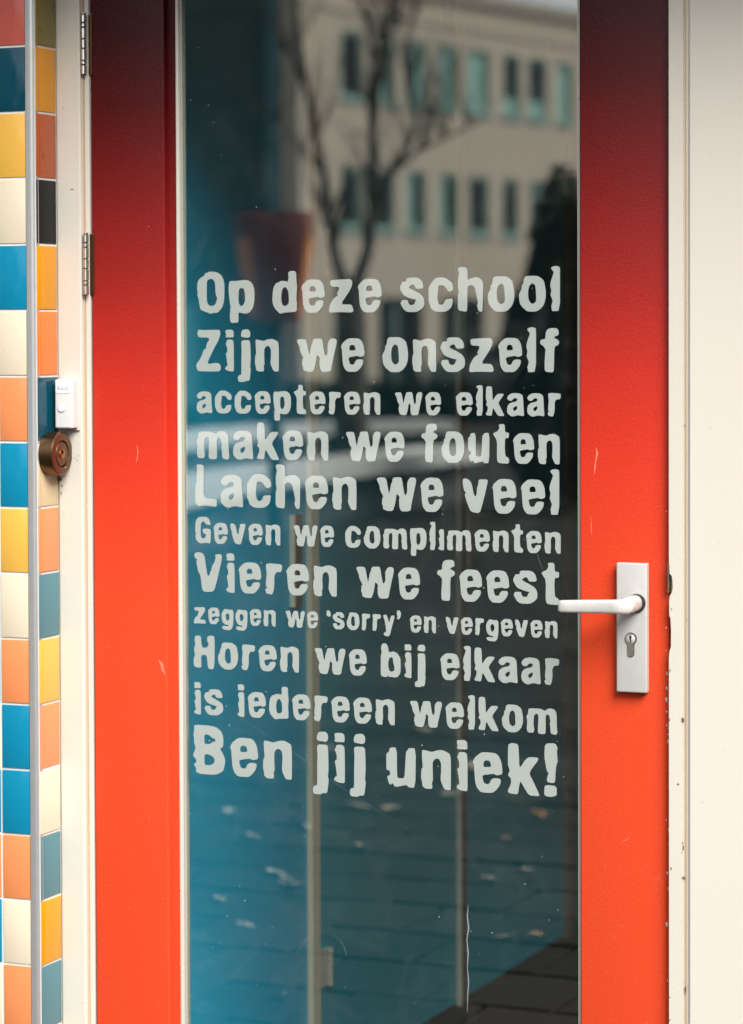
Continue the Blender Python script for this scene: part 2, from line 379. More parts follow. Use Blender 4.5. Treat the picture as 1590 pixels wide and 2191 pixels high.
for (x, y, _, _) in rest:
    h = SLAB/2-.0035; z = random.uniform(-.003, .003); k = len(V)
    for (sx, sy) in ((-1, -1), (1, -1), (1, 1), (-1, 1)):
        V.append((x+sx*(h-.004), y+1.5+sy*(h-.004), z)); 
    for (sx, sy) in ((-1, -1), (1, -1), (1, 1), (-1, 1)): V.append((x+sx*h, y+1.5+sy*h, z-.011))
    Fc.append((k, k+1, k+2, k+3)); Mi.append(random.randrange(3))
    for a in range(4): Fc.append((k+4+a, k+4+(a+1) % 4, k+(a+1) % 4, k+a)); Mi.append(Mi[-1])
me = bpy.data.meshes.new('slab_field'); me.from_pydata(V, [], Fc)
for mt in M['slabs']: me.materials.append(mt)
me.polygons.foreach_set('material_index', Mi)
tag(link('slab_field', me, pave, (0, -1.5, 0)), kind='stuff')
yard = bmesh.new(); box(yard, -250, 250, -400, -.05-SLAB*64.02, -.02, -.006)
tag(obj('far_yard', yard, M['ground']), kind='structure')
# dry leaves lying about
leaf_meshes = []
for k in range(4):
    b = bmesh.new(); n = 9; L = .034; prev = None
    mid = [b.verts.new((-L+2*L*i/(n-1), 0, .006*math.sin(i*.9+k))) for i in range(n)]
    for s in (1, -1):
        ed = [b.verts.new((-L+2*L*i/(n-1), s*.015*math.sin(math.pi*i/(n-1))*(1+.25*math.sin(i*2.3+k)), .002+.004*abs(math.sin(i+k)))) for i in range(1, n-1)]
        seq = [mid[0]]+ed+[mid[-1]]
        for i in range(n-1):
            f = [mid[i], mid[i+1], seq[i+1], seq[i]]; f = list(dict.fromkeys(f))
            if len(f) > 2: b.faces.new(f if s > 0 else f[::-1])
    me = bpy.data.meshes.new('fallen_leaf'); b.to_mesh(me); b.free()
    me.materials.append(M['leaf'] if k < 3 else M['leaf_brown']); leaf_meshes.append(me)
leaf_px = [(612, 1880), (625, 1893), (470, 1924), (524, 1980), (600, 2130), (770, 1810), (765, 1725), (1155, 1741), (1083, 1795), (1110, 1722), (1125, 1862), (1132, 1880), (1050, 1880), (1080, 2005), (1150, 2000), (590, 1868), (835, 1730), (875, 1650), (1010, 1640), (490, 1737), (905, 1560), (700, 1600), (960, 1700), (660, 1770), (540, 1790), (860, 1420)]
ORD = ['lowest', 'second lowest', 'third lowest', 'fourth lowest', 'fifth lowest', 'sixth lowest', 'seventh lowest', 'eighth lowest', 'ninth lowest', 'tenth lowest', 'eleventh lowest', 'twelfth lowest']
cols = {0: [], 1: [], 2: []}
for q in leaf_px: cols[0 if q[0] < 668 else 1 if q[0] < 990 else 2].append(q)
for c_ in cols: cols[c_].sort(key=lambda q: -q[1])
where = {0: 'left of the bright beige post', 1: 'between the two beige posts', 2: 'right of the second beige post'}
for i, (px, py) in enumerate(leaf_px):
    p = refl_z(px, py, .004); brown = i in (7, 8, 14); me = leaf_meshes[3] if brown else leaf_meshes[i % 3]
    o = link('fallen_leaf', me, None, p); o.rotation_euler = (random.uniform(-.2, .2), random.uniform(-.2, .2), random.uniform(0, 6.28))
    sc_ = random.uniform(.7, 1.25); o.scale = (sc_, sc_, sc_)
    c_ = 0 if px < 668 else 1 if px < 990 else 2; k_ = cols[c_].index((px, py))
    tag(o, 'small %s dry leaf mirrored %s, %s there' % ('brown' if brown else 'pale', where[c_], ORD[k_]), 'leaf', 'dry leaves on the paving')

# ------------------------------------------------------------------ building shell round the door
YJ, YS, YD = -.034, -.024, -.022          # jamb face, door-stop face, door face
XR = X(126, YJ)                           # where the tiled reveal meets the frame
TOP = 2.06
# tiled wall
GZ = 1.3539; TP = .1035
wall = thing('tiled_wall', (-1.1, -.05, 0), 'wall of small coloured glazed tiles wrapping round the corner left of the door', 'wall')
YF = -.100
bxo('grout_bed', M['grout'], wall, -2.2, XR-.0018, YF+.0018, .30, 0, 2.258)
n0 = int(math.floor(-GZ/TP)); rows = range(n0+1, int((2.25-GZ)/TP))
# row k spans GZ+k*TP .. GZ+(k+1)*TP ; listed from the top of the picture down
front = {5: 'red', 4: 'teal', 3: 'yellow', 2: 'cream', 1: 'blue', 0: 'cream', -1: 'orange', -2: 'blue', -3: 'yellow', -4: 'cream', -5: 'orange', -6: 'blue', -7: 'blue', -8: 'orange', -9: 'cream', -10: 'orange'}
side = {5: 'olive', 4: 'amber', 3: 'rust', 2: 'charcoal', 1: 'amber', 0: 'deep', -1: 'teal', -2: 'sand', -3: 'orange', -4: 'slate', -5: 'yellow', -6: 'orange', -7: 'cream', -8: 'slate', -9: 'amber', -10: 'slate'}
names = ['blue', 'yellow', 'cream', 'orange', 'cream', 'orange', 'blue']
XT = -.5985; XL = X(4, YF, 1800)
tm = {}
def tile(axis, a0, a1, plane, k, colr, nm='tile'):
    """a0..a1 along the wall; glazed cushion-edged tile"""
    key = (axis, round(a1-a0, 4), colr)
    if key not in tm:
        b = bmesh.new(); w = a1-a0; h = TP-.0036
        if axis == 'x': box(b, -w/2, w/2, -.004, .004, 0, h, bev=.0014, seg=2)
        else: box(b, -.004, .004, -w/2, w/2, 0, h, bev=.0014, seg=2)
        me = bpy.data.meshes.new('tile'); b.to_mesh(me); b.free(); me.materials.append(T[colr])
        for p_ in me.polygons: p_.use_smooth = max(abs(p_.normal.x), abs(p_.normal.y), abs(p_.normal.z)) < .9999
        try: me.set_sharp_from_angle(angle=R(30))
        except Exception: pass
        tm[key] = me
    mid = (a0+a1)/2; j = random.uniform(-.0004, .0004)
    org = (mid, plane+.004+j, GZ+k*TP+.0018) if axis == 'x' else (plane-.004+j, mid, GZ+k*TP+.0018)
    o = link(nm, tm[key], wall, org); o.rotation_euler = (0, random.gauss(0, .0012) if axis == 'x' else 0, 0)
for k in rows:
    c = front.get(k) or random.choice(names)
    tile('x', XL+.0018, XT, YF, k, c)
    x1 = XL-.0018
    for q in range(3 if k % 1 == 0 else 0):
        cc = random.choice(names)
        if q == 0 and k == -9: cc = 'blue'
        tile('x', x1-.0999, x1, YF, k, cc); x1 -= TP
    tile('y', YF+.0035, YJ-.001, XR, k, side.get(k) or random.choice(names))
# rounded aluminium trim on the outer corner
bm = bmesh.new(); xc, yc = XT+.0015, YF+.0115; r = XR-.0012-xc-.0
pts = [(xc, YF+.006), (xc, YF-.0012)]
b = bmesh.new(); prof = [(xc-.0, YF-.0010)]+[(XR-.0095+.0095*math.sin(a*math.pi/16), YF+.0085-.0095*math.cos(a*math.pi/16)) for a in range(0, 9)]+[(XR-.002, YF+.0085), (XR-.002, YF+.02), (xc, YF+.02)]
A = [b.verts.new((x, y, 0)) for x, y in prof]; B = [b.verts.new((x, y, 2.258)) for x, y in prof]
b.faces.new(A[::-1]); b.faces.new(B)
for i in range(len(A)): b.faces.new((A[i], A[(i+1) % len(A)], B[(i+1) % len(A)], B[i]))
bmesh.ops.recalc_face_normals(b, faces=b.faces)
obj('corner_trim', b, M['alu_edge'], wall, smooth=True)

# door frame
fr = thing('door_frame', (0, 0, 0), 'cream painted timber frame around the red door, chipped near the lock', 'door frame')
xg0, xg1, xg2 = X(177, YJ), X(186, YS), X(195.5, YS)
bxo('left_jamb', M['cream'], fr, XR, xg0, YJ, .06, 0, TOP+.05, bev=.0025)
bxo('left_groove', M['groove_peach'], fr, xg0, xg1-.0002, YJ+.0065, .055, 0, TOP+.04)
bxo('left_stop', M['cream'], fr, xg1, xg2, YS, .055, 0, TOP+.04, bev=.0015)
# right jamb with a bitten edge at the latch
xr0, xr1, xr2 = X(1433, YJ+.004), X(1462, YJ), X(1475, YJ)
NB = [(2191, 0), (1700, 0), (1697, .5), (1690, 0), (1408, 0), (1392, 1.5), (1385, 4), (1350, 4.5), (1322, 3), (1318, .8), (1300, .5), (1285, .5), (1275, 2), (1268, 6), (1258, 8), (1243, 7.5), (1232, 6), (1228, 1.5), (1212, 1), (1205, .2), (1190, 0), (0, 0)]
pts = [(xr0, 0)]+[(xr0+d*.00072, Z(py, YJ, 1433)) for py, d in NB]+[(xr0, TOP+.05), (xr1, TOP+.05), (xr1, 0)]
bm = bmesh.new(); prism(bm, pts, YJ, YJ+.010); obj('right_jamb', bm, M['cream'], fr)
bxo('right_jamb_core', M['cream'], fr, xr0+.0002, xr1-.0002, YJ+.0102, .06, 0, TOP+.049)
bxo('bitten_wood', M['brass'], fr, xr0+.0003, xr0+.0062, YJ+.008, YJ+.0101, Z(1262, YJ), Z(1232, YJ))
bxo('strike_plate', M['nickel'], fr, xr0-.0016, xr0-.0003, YJ-.0008, YJ+.02, Z(1268, YJ, 1433), Z(1207, YJ, 1433), bev=.0005)
bxo('right_groove', M['groove_peach'], fr, xr1+.0001, X(1468, YJ+.003), YJ+.0035, .055, 0, TOP+.05)
bxo('groove_bead', M['bead'], fr, X(1468, YJ+.003)+.0001, xr2, YJ+.0018, .05, 0, TOP+.05, bev=.0012)
bxo('head', M['cream'], fr, xg1, xr1, YJ+.001, .06, TOP+.006, TOP+.12, bev=.002)
# wall panel right
wp = thing('wall_panel', (.9, 0, 0), 'smooth cream painted panel to the right of the door frame', 'wall panel')
bxo('board', M['cream_panel'], wp, xr2+.0004, .80, YJ-.002, .05, 0, 2.258, bev=.002)
added_window = thing('side_window', (1.7, 0, 0), 'added tall glass side window beyond the cream panel, unseen, lighting the hall', 'window')  # added out of view so more daylight reaches the hall doors
bxo('frame', M['cream'], added_window, .8004, .86, YJ, .05, .0, 2.258, bev=.002)  # frame pieces of the added window
bxo('frame', M['cream'], added_window, 2.54, 2.6, YJ, .05, .0, 2.258, bev=.002)
bxo('frame', M['cream'], added_window, .8604, 2.5396, YJ, .05, .0, .10, bev=.002)
bxo('frame', M['cream'], added_window, .8604, 2.5396, YJ, .05, 2.20, 2.258, bev=.002)
spn = bmesh.new(); box(spn, .8606, 2.5394, .0, .006, .101, 2.199)
for f in spn.faces: f.material_index = 0 if f.normal.y < -.5 else 1
obj('pane', spn, [M['glass'], M['clear']], added_window)
# wall above
bxo('lintel_wall', M['cream_panel'], None, XR-.004, xr2, YJ+.002, .07, TOP+.1205, 2.258)
tag(bpy.data.objects['lintel_wall'], 'cream painted strip of wall above the door frame, under the canopy', 'wall')
# canopy
CH, CL = 2.26, .385
can = thing('entrance_canopy', (.2, 0, CH), 'flat shading canopy over the door and tiled wall', 'canopy')
bxo('soffit', M['soffit'], can, -4, 4.2, -CL, .3, CH+.002, CH+.03)
bxo('fascia', M['beige_band'], can, -4.05, 4.25, -CL-.04, -CL-.0005, CH-.03, CH+.25, bev=.004)
bxo('roof_deck', M['grey_conc'], can, -4, 4.2, -CL, -.11, CH+.2, CH+.24)
sch = thing('school_building', (0, 5, 0), 'own school building above and beside the red door, behind the canopy', 'building')
bxo('upper_wall', M['beige_wall'], sch, -14, 22, -.10, 12, CH+.031, 9.6)
bxo('added_wing', M['slate_wall'], sch, -17, -14.01, -24, 12, 0, 9.6)  # added out of view to block low sky on the left
bxo('added_wing', M['slate_wall'], sch, 14, 18, -40, -.11, 0, 9.6)  # added out of view to cut side light from low sky
bxo('side_wall', M['beige_wall'], sch, -14, -2.21, -.09, 12, 0, CH+.03)
bxo('side_wall', M['beige_wall'], sch, 2.61, 22, -.03, 12, 0, CH+.03)

# ------------------------------------------------------------------ the door
XD0, XD1 = X(200, YD), X(1432, YD)
XS0, XS1 = X(356, YD), X(1241, YD)          # inner stile edges
XG0, XG1 = X(397, 0), X(1238.5, 0)          # sight edges of the pane
door = thing('red_door', ((XD0+XD1)/2, 0, 0), 'bright red painted door with a tall glass pane covered in pale Dutch lettering', 'door')
ZB, ZT = .012, TOP
GB, GT = .22, 2.00
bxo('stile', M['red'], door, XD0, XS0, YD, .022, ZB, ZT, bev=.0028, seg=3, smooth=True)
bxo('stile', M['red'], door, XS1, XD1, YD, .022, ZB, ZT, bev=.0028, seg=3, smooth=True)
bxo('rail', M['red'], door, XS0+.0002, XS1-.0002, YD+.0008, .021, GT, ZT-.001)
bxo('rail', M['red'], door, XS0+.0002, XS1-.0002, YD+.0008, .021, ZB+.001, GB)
xb0, xb1, xb2 = X(382, -.006), X(389.5, -.004), XG0
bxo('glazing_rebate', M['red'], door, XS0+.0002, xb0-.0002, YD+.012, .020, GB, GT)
bxo('glazing_bead', M['bead'], door, xb0, xb1, -.009, .018, GB+.0005, GT-.0005, bev=.0018, smooth=True)
bxo('sealant', M['gasket'], door, xb1+.0001, xb2, -.0035, .0, GB+.001, GT-.001, bev=.0008)
bxo('glazing_bead', M['bead'], door, X(1236, -.012), XS1-.0003, -.012, .018, GB+.0005, GT-.0005, bev=.001)
# pane : front face mirror-coated, the other faces clear
b = bmesh.new(); box(b, xb1, XS1-.001, .0004, .0064, GB, GT)
for f in b.faces: f.material_index = 0 if f.normal.y < -.5 else 1
pane = obj('glass_pane', b, [M['glass'], M['clear']], door)

# hinges on the left edge
def hinge(pxc, py0, py1):
    xc_ = X(pxc, YD-.008, (py0+py1)/2); z1, z0 = Z(py0, YD-.008, pxc), Z(py1, YD-.008, pxc); H = z1-z0
    b = bmesh.new(); box(b, xc_+.002, xc_+.0095, YD-.0015, YD+.02, z0+.001, z1-.002)
    hg = obj('hinge', b, M['bronze'], door)
    segs = [(0, .022), (.032, .148), (.168, .222), (.24, .41), (.425, .565), (.58, .76), (.772, .826), (.843, .985)]
    for a, c in segs:
        bb = bmesh.new(); rr = .0044
        za, zc = z1-c*H, z1-a*H
        lathe(bb, [(rr*.8, za), (rr, za+.0008), (rr, zc-.0008), (rr*.8, zc)], 20, Matrix.Translation((xc_, YD-.010, 0)))
        obj('knuckle', bb, M['steel'], hg, smooth=True)
    bb = bmesh.new(); lathe(bb, [(.0034, z0), (.0034, z1-.001)], 12, Matrix.Translation((xc_, YD-.010, 0))); obj('hinge_pin', bb, M['black'], hg)
hinge(180.5, 28, 161); hinge(185.5, 498, 632)

# handle with back plate and cylinder
YP = YD-.013
px0, px1 = X(1318.5, YP), X(1383.5, YP); zp1, zp0 = Z(1205, YP, 1350), Z(1482, YP, 1350)
hd = bxo('handle_plate', M['alu'], door, px0, px1, YP, YD-.0003, zp0, zp1, bev=.0022, seg=3, smooth=True)
nx, nz = X(1351, YP-.02, 1293), Z(1293, YP-.02, 1351)
b = bmesh.new(); lathe(b, [(.0135, 0), (.0135, .003), (.0118, .0036)], 28, Matrix.Translation((nx+.002, YP+.0002, nz)) @ ROT_X90)
obj('neck_collar', b, M['black'], hd, smooth=True)
# lever: neck sweeping into a flat bar
b = bmesh.new(); YL = YP-.052
pathc = []
ring = []
def sect(c, ax, wy, wz, n=20, e=3.2):
    out = []
    for i in range(n):
        a = 2*math.pi*i/n; ca, sa = math.cos(a), math.sin(a)
        u = math.copysign(abs(ca)**(2/e), ca)*wy; v = math.copysign(abs(sa)**(2/e), sa)*wz
        out.append(b.verts.new(c+ax*u+Vector((0, 0, 1))*v))
    return out
xl = X(1196, YL, 1295)
zl = Z(1297, YL, 1200)
cent = []
for i in range(5): cent.append((Vector((nx, YP-.002-.010*i, nz)), Vector((1, 0, 0)), .0112, .0118, 2.2))
for i in range(1, 6):
    a = i/6*math.pi/2; rr = .014
    c = Vector((nx-rr+rr*math.cos(a), YP-.042-rr*math.sin(a)*.8, nz-.001)); cent.append((c, Vector((math.cos(a), -math.sin(a), 0)).normalized(), .0112-.004*i/6, .0118-.0015*i/6, 2.2+.3*i))
for i in range(0, 9):
    t = i/8; x = nx-.018+(xl+.0045-(nx-.018))*t
    cent.append((Vector((x, YP-.0535+.0015*math.sin(t*3), nz-.001+(zl-nz+.001)*t)), Vector((0, -1, 0)), .0058-.0008*t, .0102-.0012*t, 4))
cent.append((Vector((xl+.0015, YP-.053, zl)), Vector((0, -1, 0)), .0042, .0082, 4)); cent.append((Vector((xl, YP-.053, zl)), Vector((0, -1, 0)), .003, .0068, 4))
rings = [sect(*c[:4], e=c[4]) for c in cent]
for q, w in zip(rings, rings[1:]):
    for k in range(20): b.faces.new((q[k], q[(k+1) % 20], w[(k+1) % 20], w[k]))
b.faces.new(rings[-1]); b.faces.new(rings[0][::-1]); bmesh.ops.recalc_face_normals(b, faces=b.faces)
obj('lever', b, M['alu_pit'], hd, smooth=True)
# profile cylinder
kx, kz = X(1350, YP, 1368), Z(1367, YP, 1350)
def keyprof(r, w, L):
    pts = []
    a0 = math.asin(w/r)
    for i in range(25):
        a = -math.pi/2+a0+(2*math.pi-2*a0)*i/24; pts.append((kx+r*math.cos(a), kz+r*math.sin(a)))
    for i in range(9):
        a = math.pi+math.pi*i/8; pts.append((kx+w*math.cos(a), kz-L+w*math.sin(a)))
    return pts
b = bmesh.new(); prism(b, keyprof(.0092, .0053, .0215), YP-.0004, YP+.002); lk = obj('cylinder_gap', b, M['black'], hd)
b = bmesh.new(); prism(b, keyprof(.0084, .0046, .0214), YP-.0016, YP+.002); lk = obj('lock_cylinder', b, M['nickel'], hd)
b = bmesh.new(); lathe(b, [(.0062, 0), (.0066, .0004), (.0062, .0007)], 24, Matrix.Translation((kx, YP-.0014, kz)) @ ROT_X90); 
kp = obj('lock_plug', b, M['alu'], hd, smooth=True)
b = bmesh.new(); s = .001
prism(b, [(kx-.0016, kz+.0056), (kx+.0016, kz+.0056), (kx+.0018, kz+.002), (kx+.0008, kz+.0006), (kx+.0018, kz-.0010), (kx+.0006, kz-.0056), (kx-.0010, kz-.0056), (kx-.0002, kz-.0012), (kx-.0018, kz+.001)], YP-.0024, YP-.002)
obj('keyhole', b, M['black'], hd)

# ------------------------------------------------------------------ lettering on the glass (outlines in source units: x right, y down)
G = {
'O': (7.95, 783, 707, ["295,75 400,80 460,100 515,145 550,220 562,300 562,500 550,600 520,690 450,775 355,778 325,795 300,780 230,755 155,720 140,660 118,500 92,462 125,442 102,430 100,320 110,240 145,190 235,132 225,100 262,105", "330,195 370,210 405,260 412,460 438,520 430,580 400,640 340,665 285,640 262,580 262,270 280,215"]),
'p': (7.95, 783, 707, ["660,238 760,240 900,222 970,232 1025,275 1060,350 1070,450 1065,600 1040,700 985,775 920,793 860,785 797,768 797,920 780,945 660,950 650,780 670,740 645,712 672,705 655,620 635,450 632,330 645,260", "850,358 890,370 908,450 912,575 890,620 873,660 825,658 800,600 800,430 815,372"]),
'd': (1, 667.5, 89, ["598.7,600.2 610,600 616.2,602.5 618.3,594.9 617.2,583 621.8,579 634.6,580 635.2,602.5 636.6,613 635.2,628 635.2,644.7 636.6,647.5 635.5,651.6 636,665.5 610,667 599.3,669.4 593.6,664.3 586,655.5 582.6,643 583.6,624 586,611.5 593,603 597.4,604", "610,613 614,615 618,624 619,644.7 617,649.6 611.4,653 606,652.4 603,646.7 601.8,635.4 603,622.8 606,615.3"]),
'e': (7.227, 706, 643, ["270,330 300,270 370,210 430,200 545,205 590,235 625,310 637,400 637,465 570,485 530,465 390,492 392,530 410,590 445,602 480,590 495,545 530,520 600,520 620,540 610,600 560,670 510,708 370,708 320,650 300,580 292,470 285,360", "425,303 480,305 497,350 497,383 405,388 403,335"]),
'z': (7.227, 708, 643, ["710,220 860,210 1020,203 1055,235 1055,300 1010,390 875,585 1035,588 1060,630 1075,685 1050,710 850,703 705,712 695,690 705,600 750,520 790,475 835,450 835,435 815,430 858,345 845,320 725,315"]),
's': (8.833, 862, 786, ["215,235 390,232 450,265 490,320 510,400 490,435 380,440 345,410 332,365 280,360 225,405 245,430 380,495 470,550 515,620 525,700 510,770 450,820 380,862 200,865 130,820 90,750 65,705 90,642 205,642 215,690 240,728 280,735 325,725 355,660 368,638 345,630 330,630 220,600 130,560 80,480 55,430 70,360 90,350 90,310 185,305 178,262"]),
'c': (8.833, 862, 786, ["760,235 890,235 960,270 1055,345 1072,460 1010,495 970,485 930,430 890,385 850,378 790,380 782,470 765,620 790,710 810,732 860,735 895,700 912,640 1035,622 1058,640 1045,750 1000,815 920,862 740,865 640,800 632,745 600,690 598,420 640,350 700,275"]),
'h': (8.833, 858, 786, ["1155,60 1190,48 1290,52 1332,90 1335,260 1345,280 1370,260 1480,232 1550,245 1610,300 1628,350 1622,500 1612,845 1590,862 1545,855 1520,800 1510,740 1528,710 1505,590 1490,510 1470,495 1488,480 1460,410 1420,380 1380,378 1345,400 1330,430 1325,830 1300,862 1145,835 1150,525 1172,520 1150,400 1150,270 1175,160 1150,90"]),
'o': (8.833, 868, 786, ["250,235 450,232 520,265 580,320 600,400 620,520 615,650 580,760 510,840 440,875 290,875 250,850 190,800 140,730 118,570 165,480 180,440 170,400 205,375 212,310 225,265", "370,362 425,400 440,560 442,700 370,742 320,700 295,640 292,500 315,410"]),
'l': (8.833, 866, 786, ["1325,88 1370,65 1430,58 1475,72 1492,100 1490,862 1340,870 1340,800 1322,755 1345,765 1345,710 1362,690 1310,560 1330,550 1322,510 1338,515 1312,410 1320,350 1345,270 1375,190 1375,155 1355,145"]),
'Z': (7.95, 784, 703, ["120,80 200,88 480,82 508,110 505,180 470,270 400,390 275,645 320,660 430,640 490,655 515,700 505,775 440,787 150,785 100,770 82,665 150,585 200,470 222,405 250,420 275,300 310,270 310,215 130,212 102,150"]),
'i': (7.95, 784, 703, ["610,262 640,248 700,250 730,285 732,770 715,785 640,780 575,745 600,695 622,692 605,560 590,475 618,465 618,390 588,312 605,300", "590,88 690,80 728,110 730,200 715,212 600,212 585,190 600,170 588,130"]),
'1': (7.95, 784, 703, ["610,262 640,248 700,250 730,285 732,770 715,785 640,780 575,745 600,695 622,692 605,560 590,475 618,465 618,390 588,312 605,300"]),
'j': (7.95, 784, 703, ["875,262 1010,258 1020,400 1022,600 1012,720 1025,740 1003,940 935,942 915,962 820,960 802,935 802,870 825,845 862,840 862,600 868,400 860,300", "880,90 940,78 990,82 1018,130 1015,195 985,220 930,215 862,205 858,150"]),
'n': (7.95, 784, 703, ["1085,262 1105,250 1225,275 1290,248 1350,238 1400,248 1475,290 1485,400 1483,775 1465,785 1400,783 1370,730 1340,650 1350,540 1350,420 1320,360 1270,362 1235,410 1232,500 1238,670 1222,695 1230,760 1215,785 1130,785 1090,750 1088,700 1072,640 1080,505 1098,500 1088,380"]),
'w': (7.95, 790, 703, ["45,272 90,250 200,252 225,310 240,400 268,525 302,345 322,325 325,275 350,245 470,240 492,275 510,400 540,540 582,495 582,340 600,285 640,240 710,242 738,270 735,330 705,450 680,570 650,700 640,775 590,792 480,795 445,730 440,590 452,575 430,535 395,512 385,600 360,710 330,792 230,792 160,765 158,710 138,680 148,575 165,570 160,550 120,480 98,420 105,400"]),
'f': (7.95, 806, 715, ["1260,150 1290,105 1340,88 1430,88 1470,115 1475,200 1410,225 1395,245 1470,285 1485,325 1460,370 1400,392 1395,770 1375,810 1240,800 1238,640 1250,490 1240,475 1258,465 1245,420 1215,375 1165,350 1168,290 1190,272 1248,268"]),
'm': (7.95, 722, 628, ["125,275 180,265 350,262 435,302 480,258 540,248 600,262 640,310 650,400 652,560 665,690 640,735 540,715 532,580 520,510 540,510 525,440 520,390 470,355 455,380 445,450 448,690 430,728 320,728 300,690 305,580 312,450 305,370 275,358 230,385 222,500 222,610 238,630 222,715 115,715 92,640 105,500 88,420 95,395 115,390"]),
'a': (7.95, 738, 628, ["735,370 760,310 810,270 880,255 1000,262 1060,310 1070,400 1075,560 1088,710 1075,740 955,718 870,748 810,740 745,680 735,600 750,520 800,465 930,430 945,400 940,370 900,360 865,375 840,415 780,418", "945,525 945,580 905,632 870,625 858,580 890,545"]),
'k': (7.95, 714, 628, ["1145,110 1190,88 1265,100 1275,200 1280,375 1300,370 1340,300 1390,248 1500,248 1510,275 1395,440 1440,530 1515,690 1515,718 1395,715 1340,630 1295,548 1280,590 1265,700 1245,712 1160,705 1138,680 1180,590 1180,520 1142,490 1165,420 1142,360"]),
'u': (5.129, 500, 410, ["555,185 610,183 612,410 620,430 665,430 675,400 685,210 700,200 705,182 765,180 760,500 705,500 690,480 595,505 575,470 560,490 545,475 530,420 560,405 550,370 525,370 525,232 545,225"]),
't': (5.129, 507, 410, ["868,95 935,92 940,180 983,183 980,240 940,240 935,330 942,430 980,450 985,490 970,510 880,505 855,490 848,440 852,270 808,200 810,190 860,165 878,130"]),
'L': (7.95, 765, 715, ["100,50 190,52 228,85 225,300 220,620 435,635 455,660 455,750 440,768 300,750 240,745 120,762 68,710 72,520 75,385 98,375 95,180 112,150 100,120"]),
'v': (7.227, 724, 650, ["35,240 60,215 110,222 160,260 185,330 205,440 235,488 255,440 258,350 278,310 285,235 310,225 410,225 428,245 385,430 340,600 300,728 165,712 110,590 72,470 75,435 98,430 65,405 45,340"]),
'G': (7.95, 512, 445, ["150,70 260,70 310,100 340,180 335,205 260,195 215,140 175,165 162,240 162,380 185,425 215,432 245,415 265,370 200,330 202,268 320,265 345,300 338,515 265,500 180,515 130,505 75,445 72,370 85,345 70,325 66,270 75,150 105,95"]),
'V': (7.95, 745, 668, ["48,120 70,85 120,72 190,88 225,140 245,280 275,470 300,470 350,345 352,305 400,230 415,170 415,125 400,105 500,95 522,120 520,200 470,400 425,600 382,735 230,748 185,720 155,460 115,400 85,225 110,205 65,175"]),
'r': (7.95, 793, 668, ["1280,290 1340,272 1550,285 1555,360 1535,415 1460,415 1420,490 1425,620 1410,740 1380,800 1325,785 1295,792 1268,710 1308,685 1280,660 1290,500 1300,480"]),
'g': (7.95, 350, 358, ["500,170 530,110 560,82 620,98 685,92 708,130 705,300 690,400 650,442 570,440 515,425 508,380 560,372 600,380 632,370 600,352 560,348 520,310 500,240", "600,158 630,170 642,220 630,265 600,290 578,260 570,185"]),
'y': (8.833, 536, 406, ["1115,235 1185,222 1215,300 1240,380 1265,280 1285,235 1340,235 1348,265 1315,380 1280,500 1260,590 1230,632 1150,625 1125,570 1180,545 1175,470 1150,330"]),
'<': (8.833, 490, 406, ["85,145 125,140 165,175 165,262 82,248"]),
'>': (8.833, 545, 406, ["1398,148 1450,145 1475,185 1475,250 1440,315 1390,305 1412,265 1395,230"]),
'b': (9.9375, 825, 716, ["160,170 195,115 250,110 295,150 315,240 320,300 430,275 500,310 570,410 572,700 550,760 495,830 310,815 300,798 265,832 165,812 150,770 152,350 178,320 158,240", "340,405 405,405 415,500 440,600 442,680 375,715 325,680 310,600 312,490"]),
'H': (7.95, 582, 545, ["75,45 172,50 180,180 200,245 275,242 310,185 280,130 285,50 370,35 405,60 408,200 405,480 385,600 290,585 275,365 175,362 178,560 160,578 80,575 48,545 48,420 72,370 50,280 75,190 75,155 60,140"]),
'B': (6.913, 773, 723, ["48,52 280,55 380,75 450,130 482,210 480,350 432,390 465,440 510,540 505,600 480,710 390,765 300,775 120,772 60,735 85,715 38,630 75,610 80,570 35,520 32,490 70,400 42,310 50,285 35,190 50,130", "210,188 260,188 330,240 365,245 360,290 325,290 280,328 200,330 198,210", "200,478 265,478 330,510 355,560 335,610 285,638 198,638"]),
'!': (7.756, 1035, 838, ["1290,182 1430,165 1470,190 1495,255 1480,265 1488,440 1495,465 1475,500 1460,600 1450,790 1430,812 1340,808 1315,770 1350,640 1325,640 1300,520 1280,390", "1300,850 1470,855 1480,1010 1390,1040 1300,1030 1278,1000 1282,890"]),
}
def chaikin(pts, c=.18):
    out = []
    for i in range(len(pts)):
        p, q = pts[i], pts[(i+1) % len(pts)]
        out.append((p[0]+(q[0]-p[0])*c, p[1]+(q[1]-p[1])*c)); out.append((p[0]+(q[0]-p[0])*(1-c), p[1]+(q[1]-p[1])*(1-c)))
    return out
GM = {}
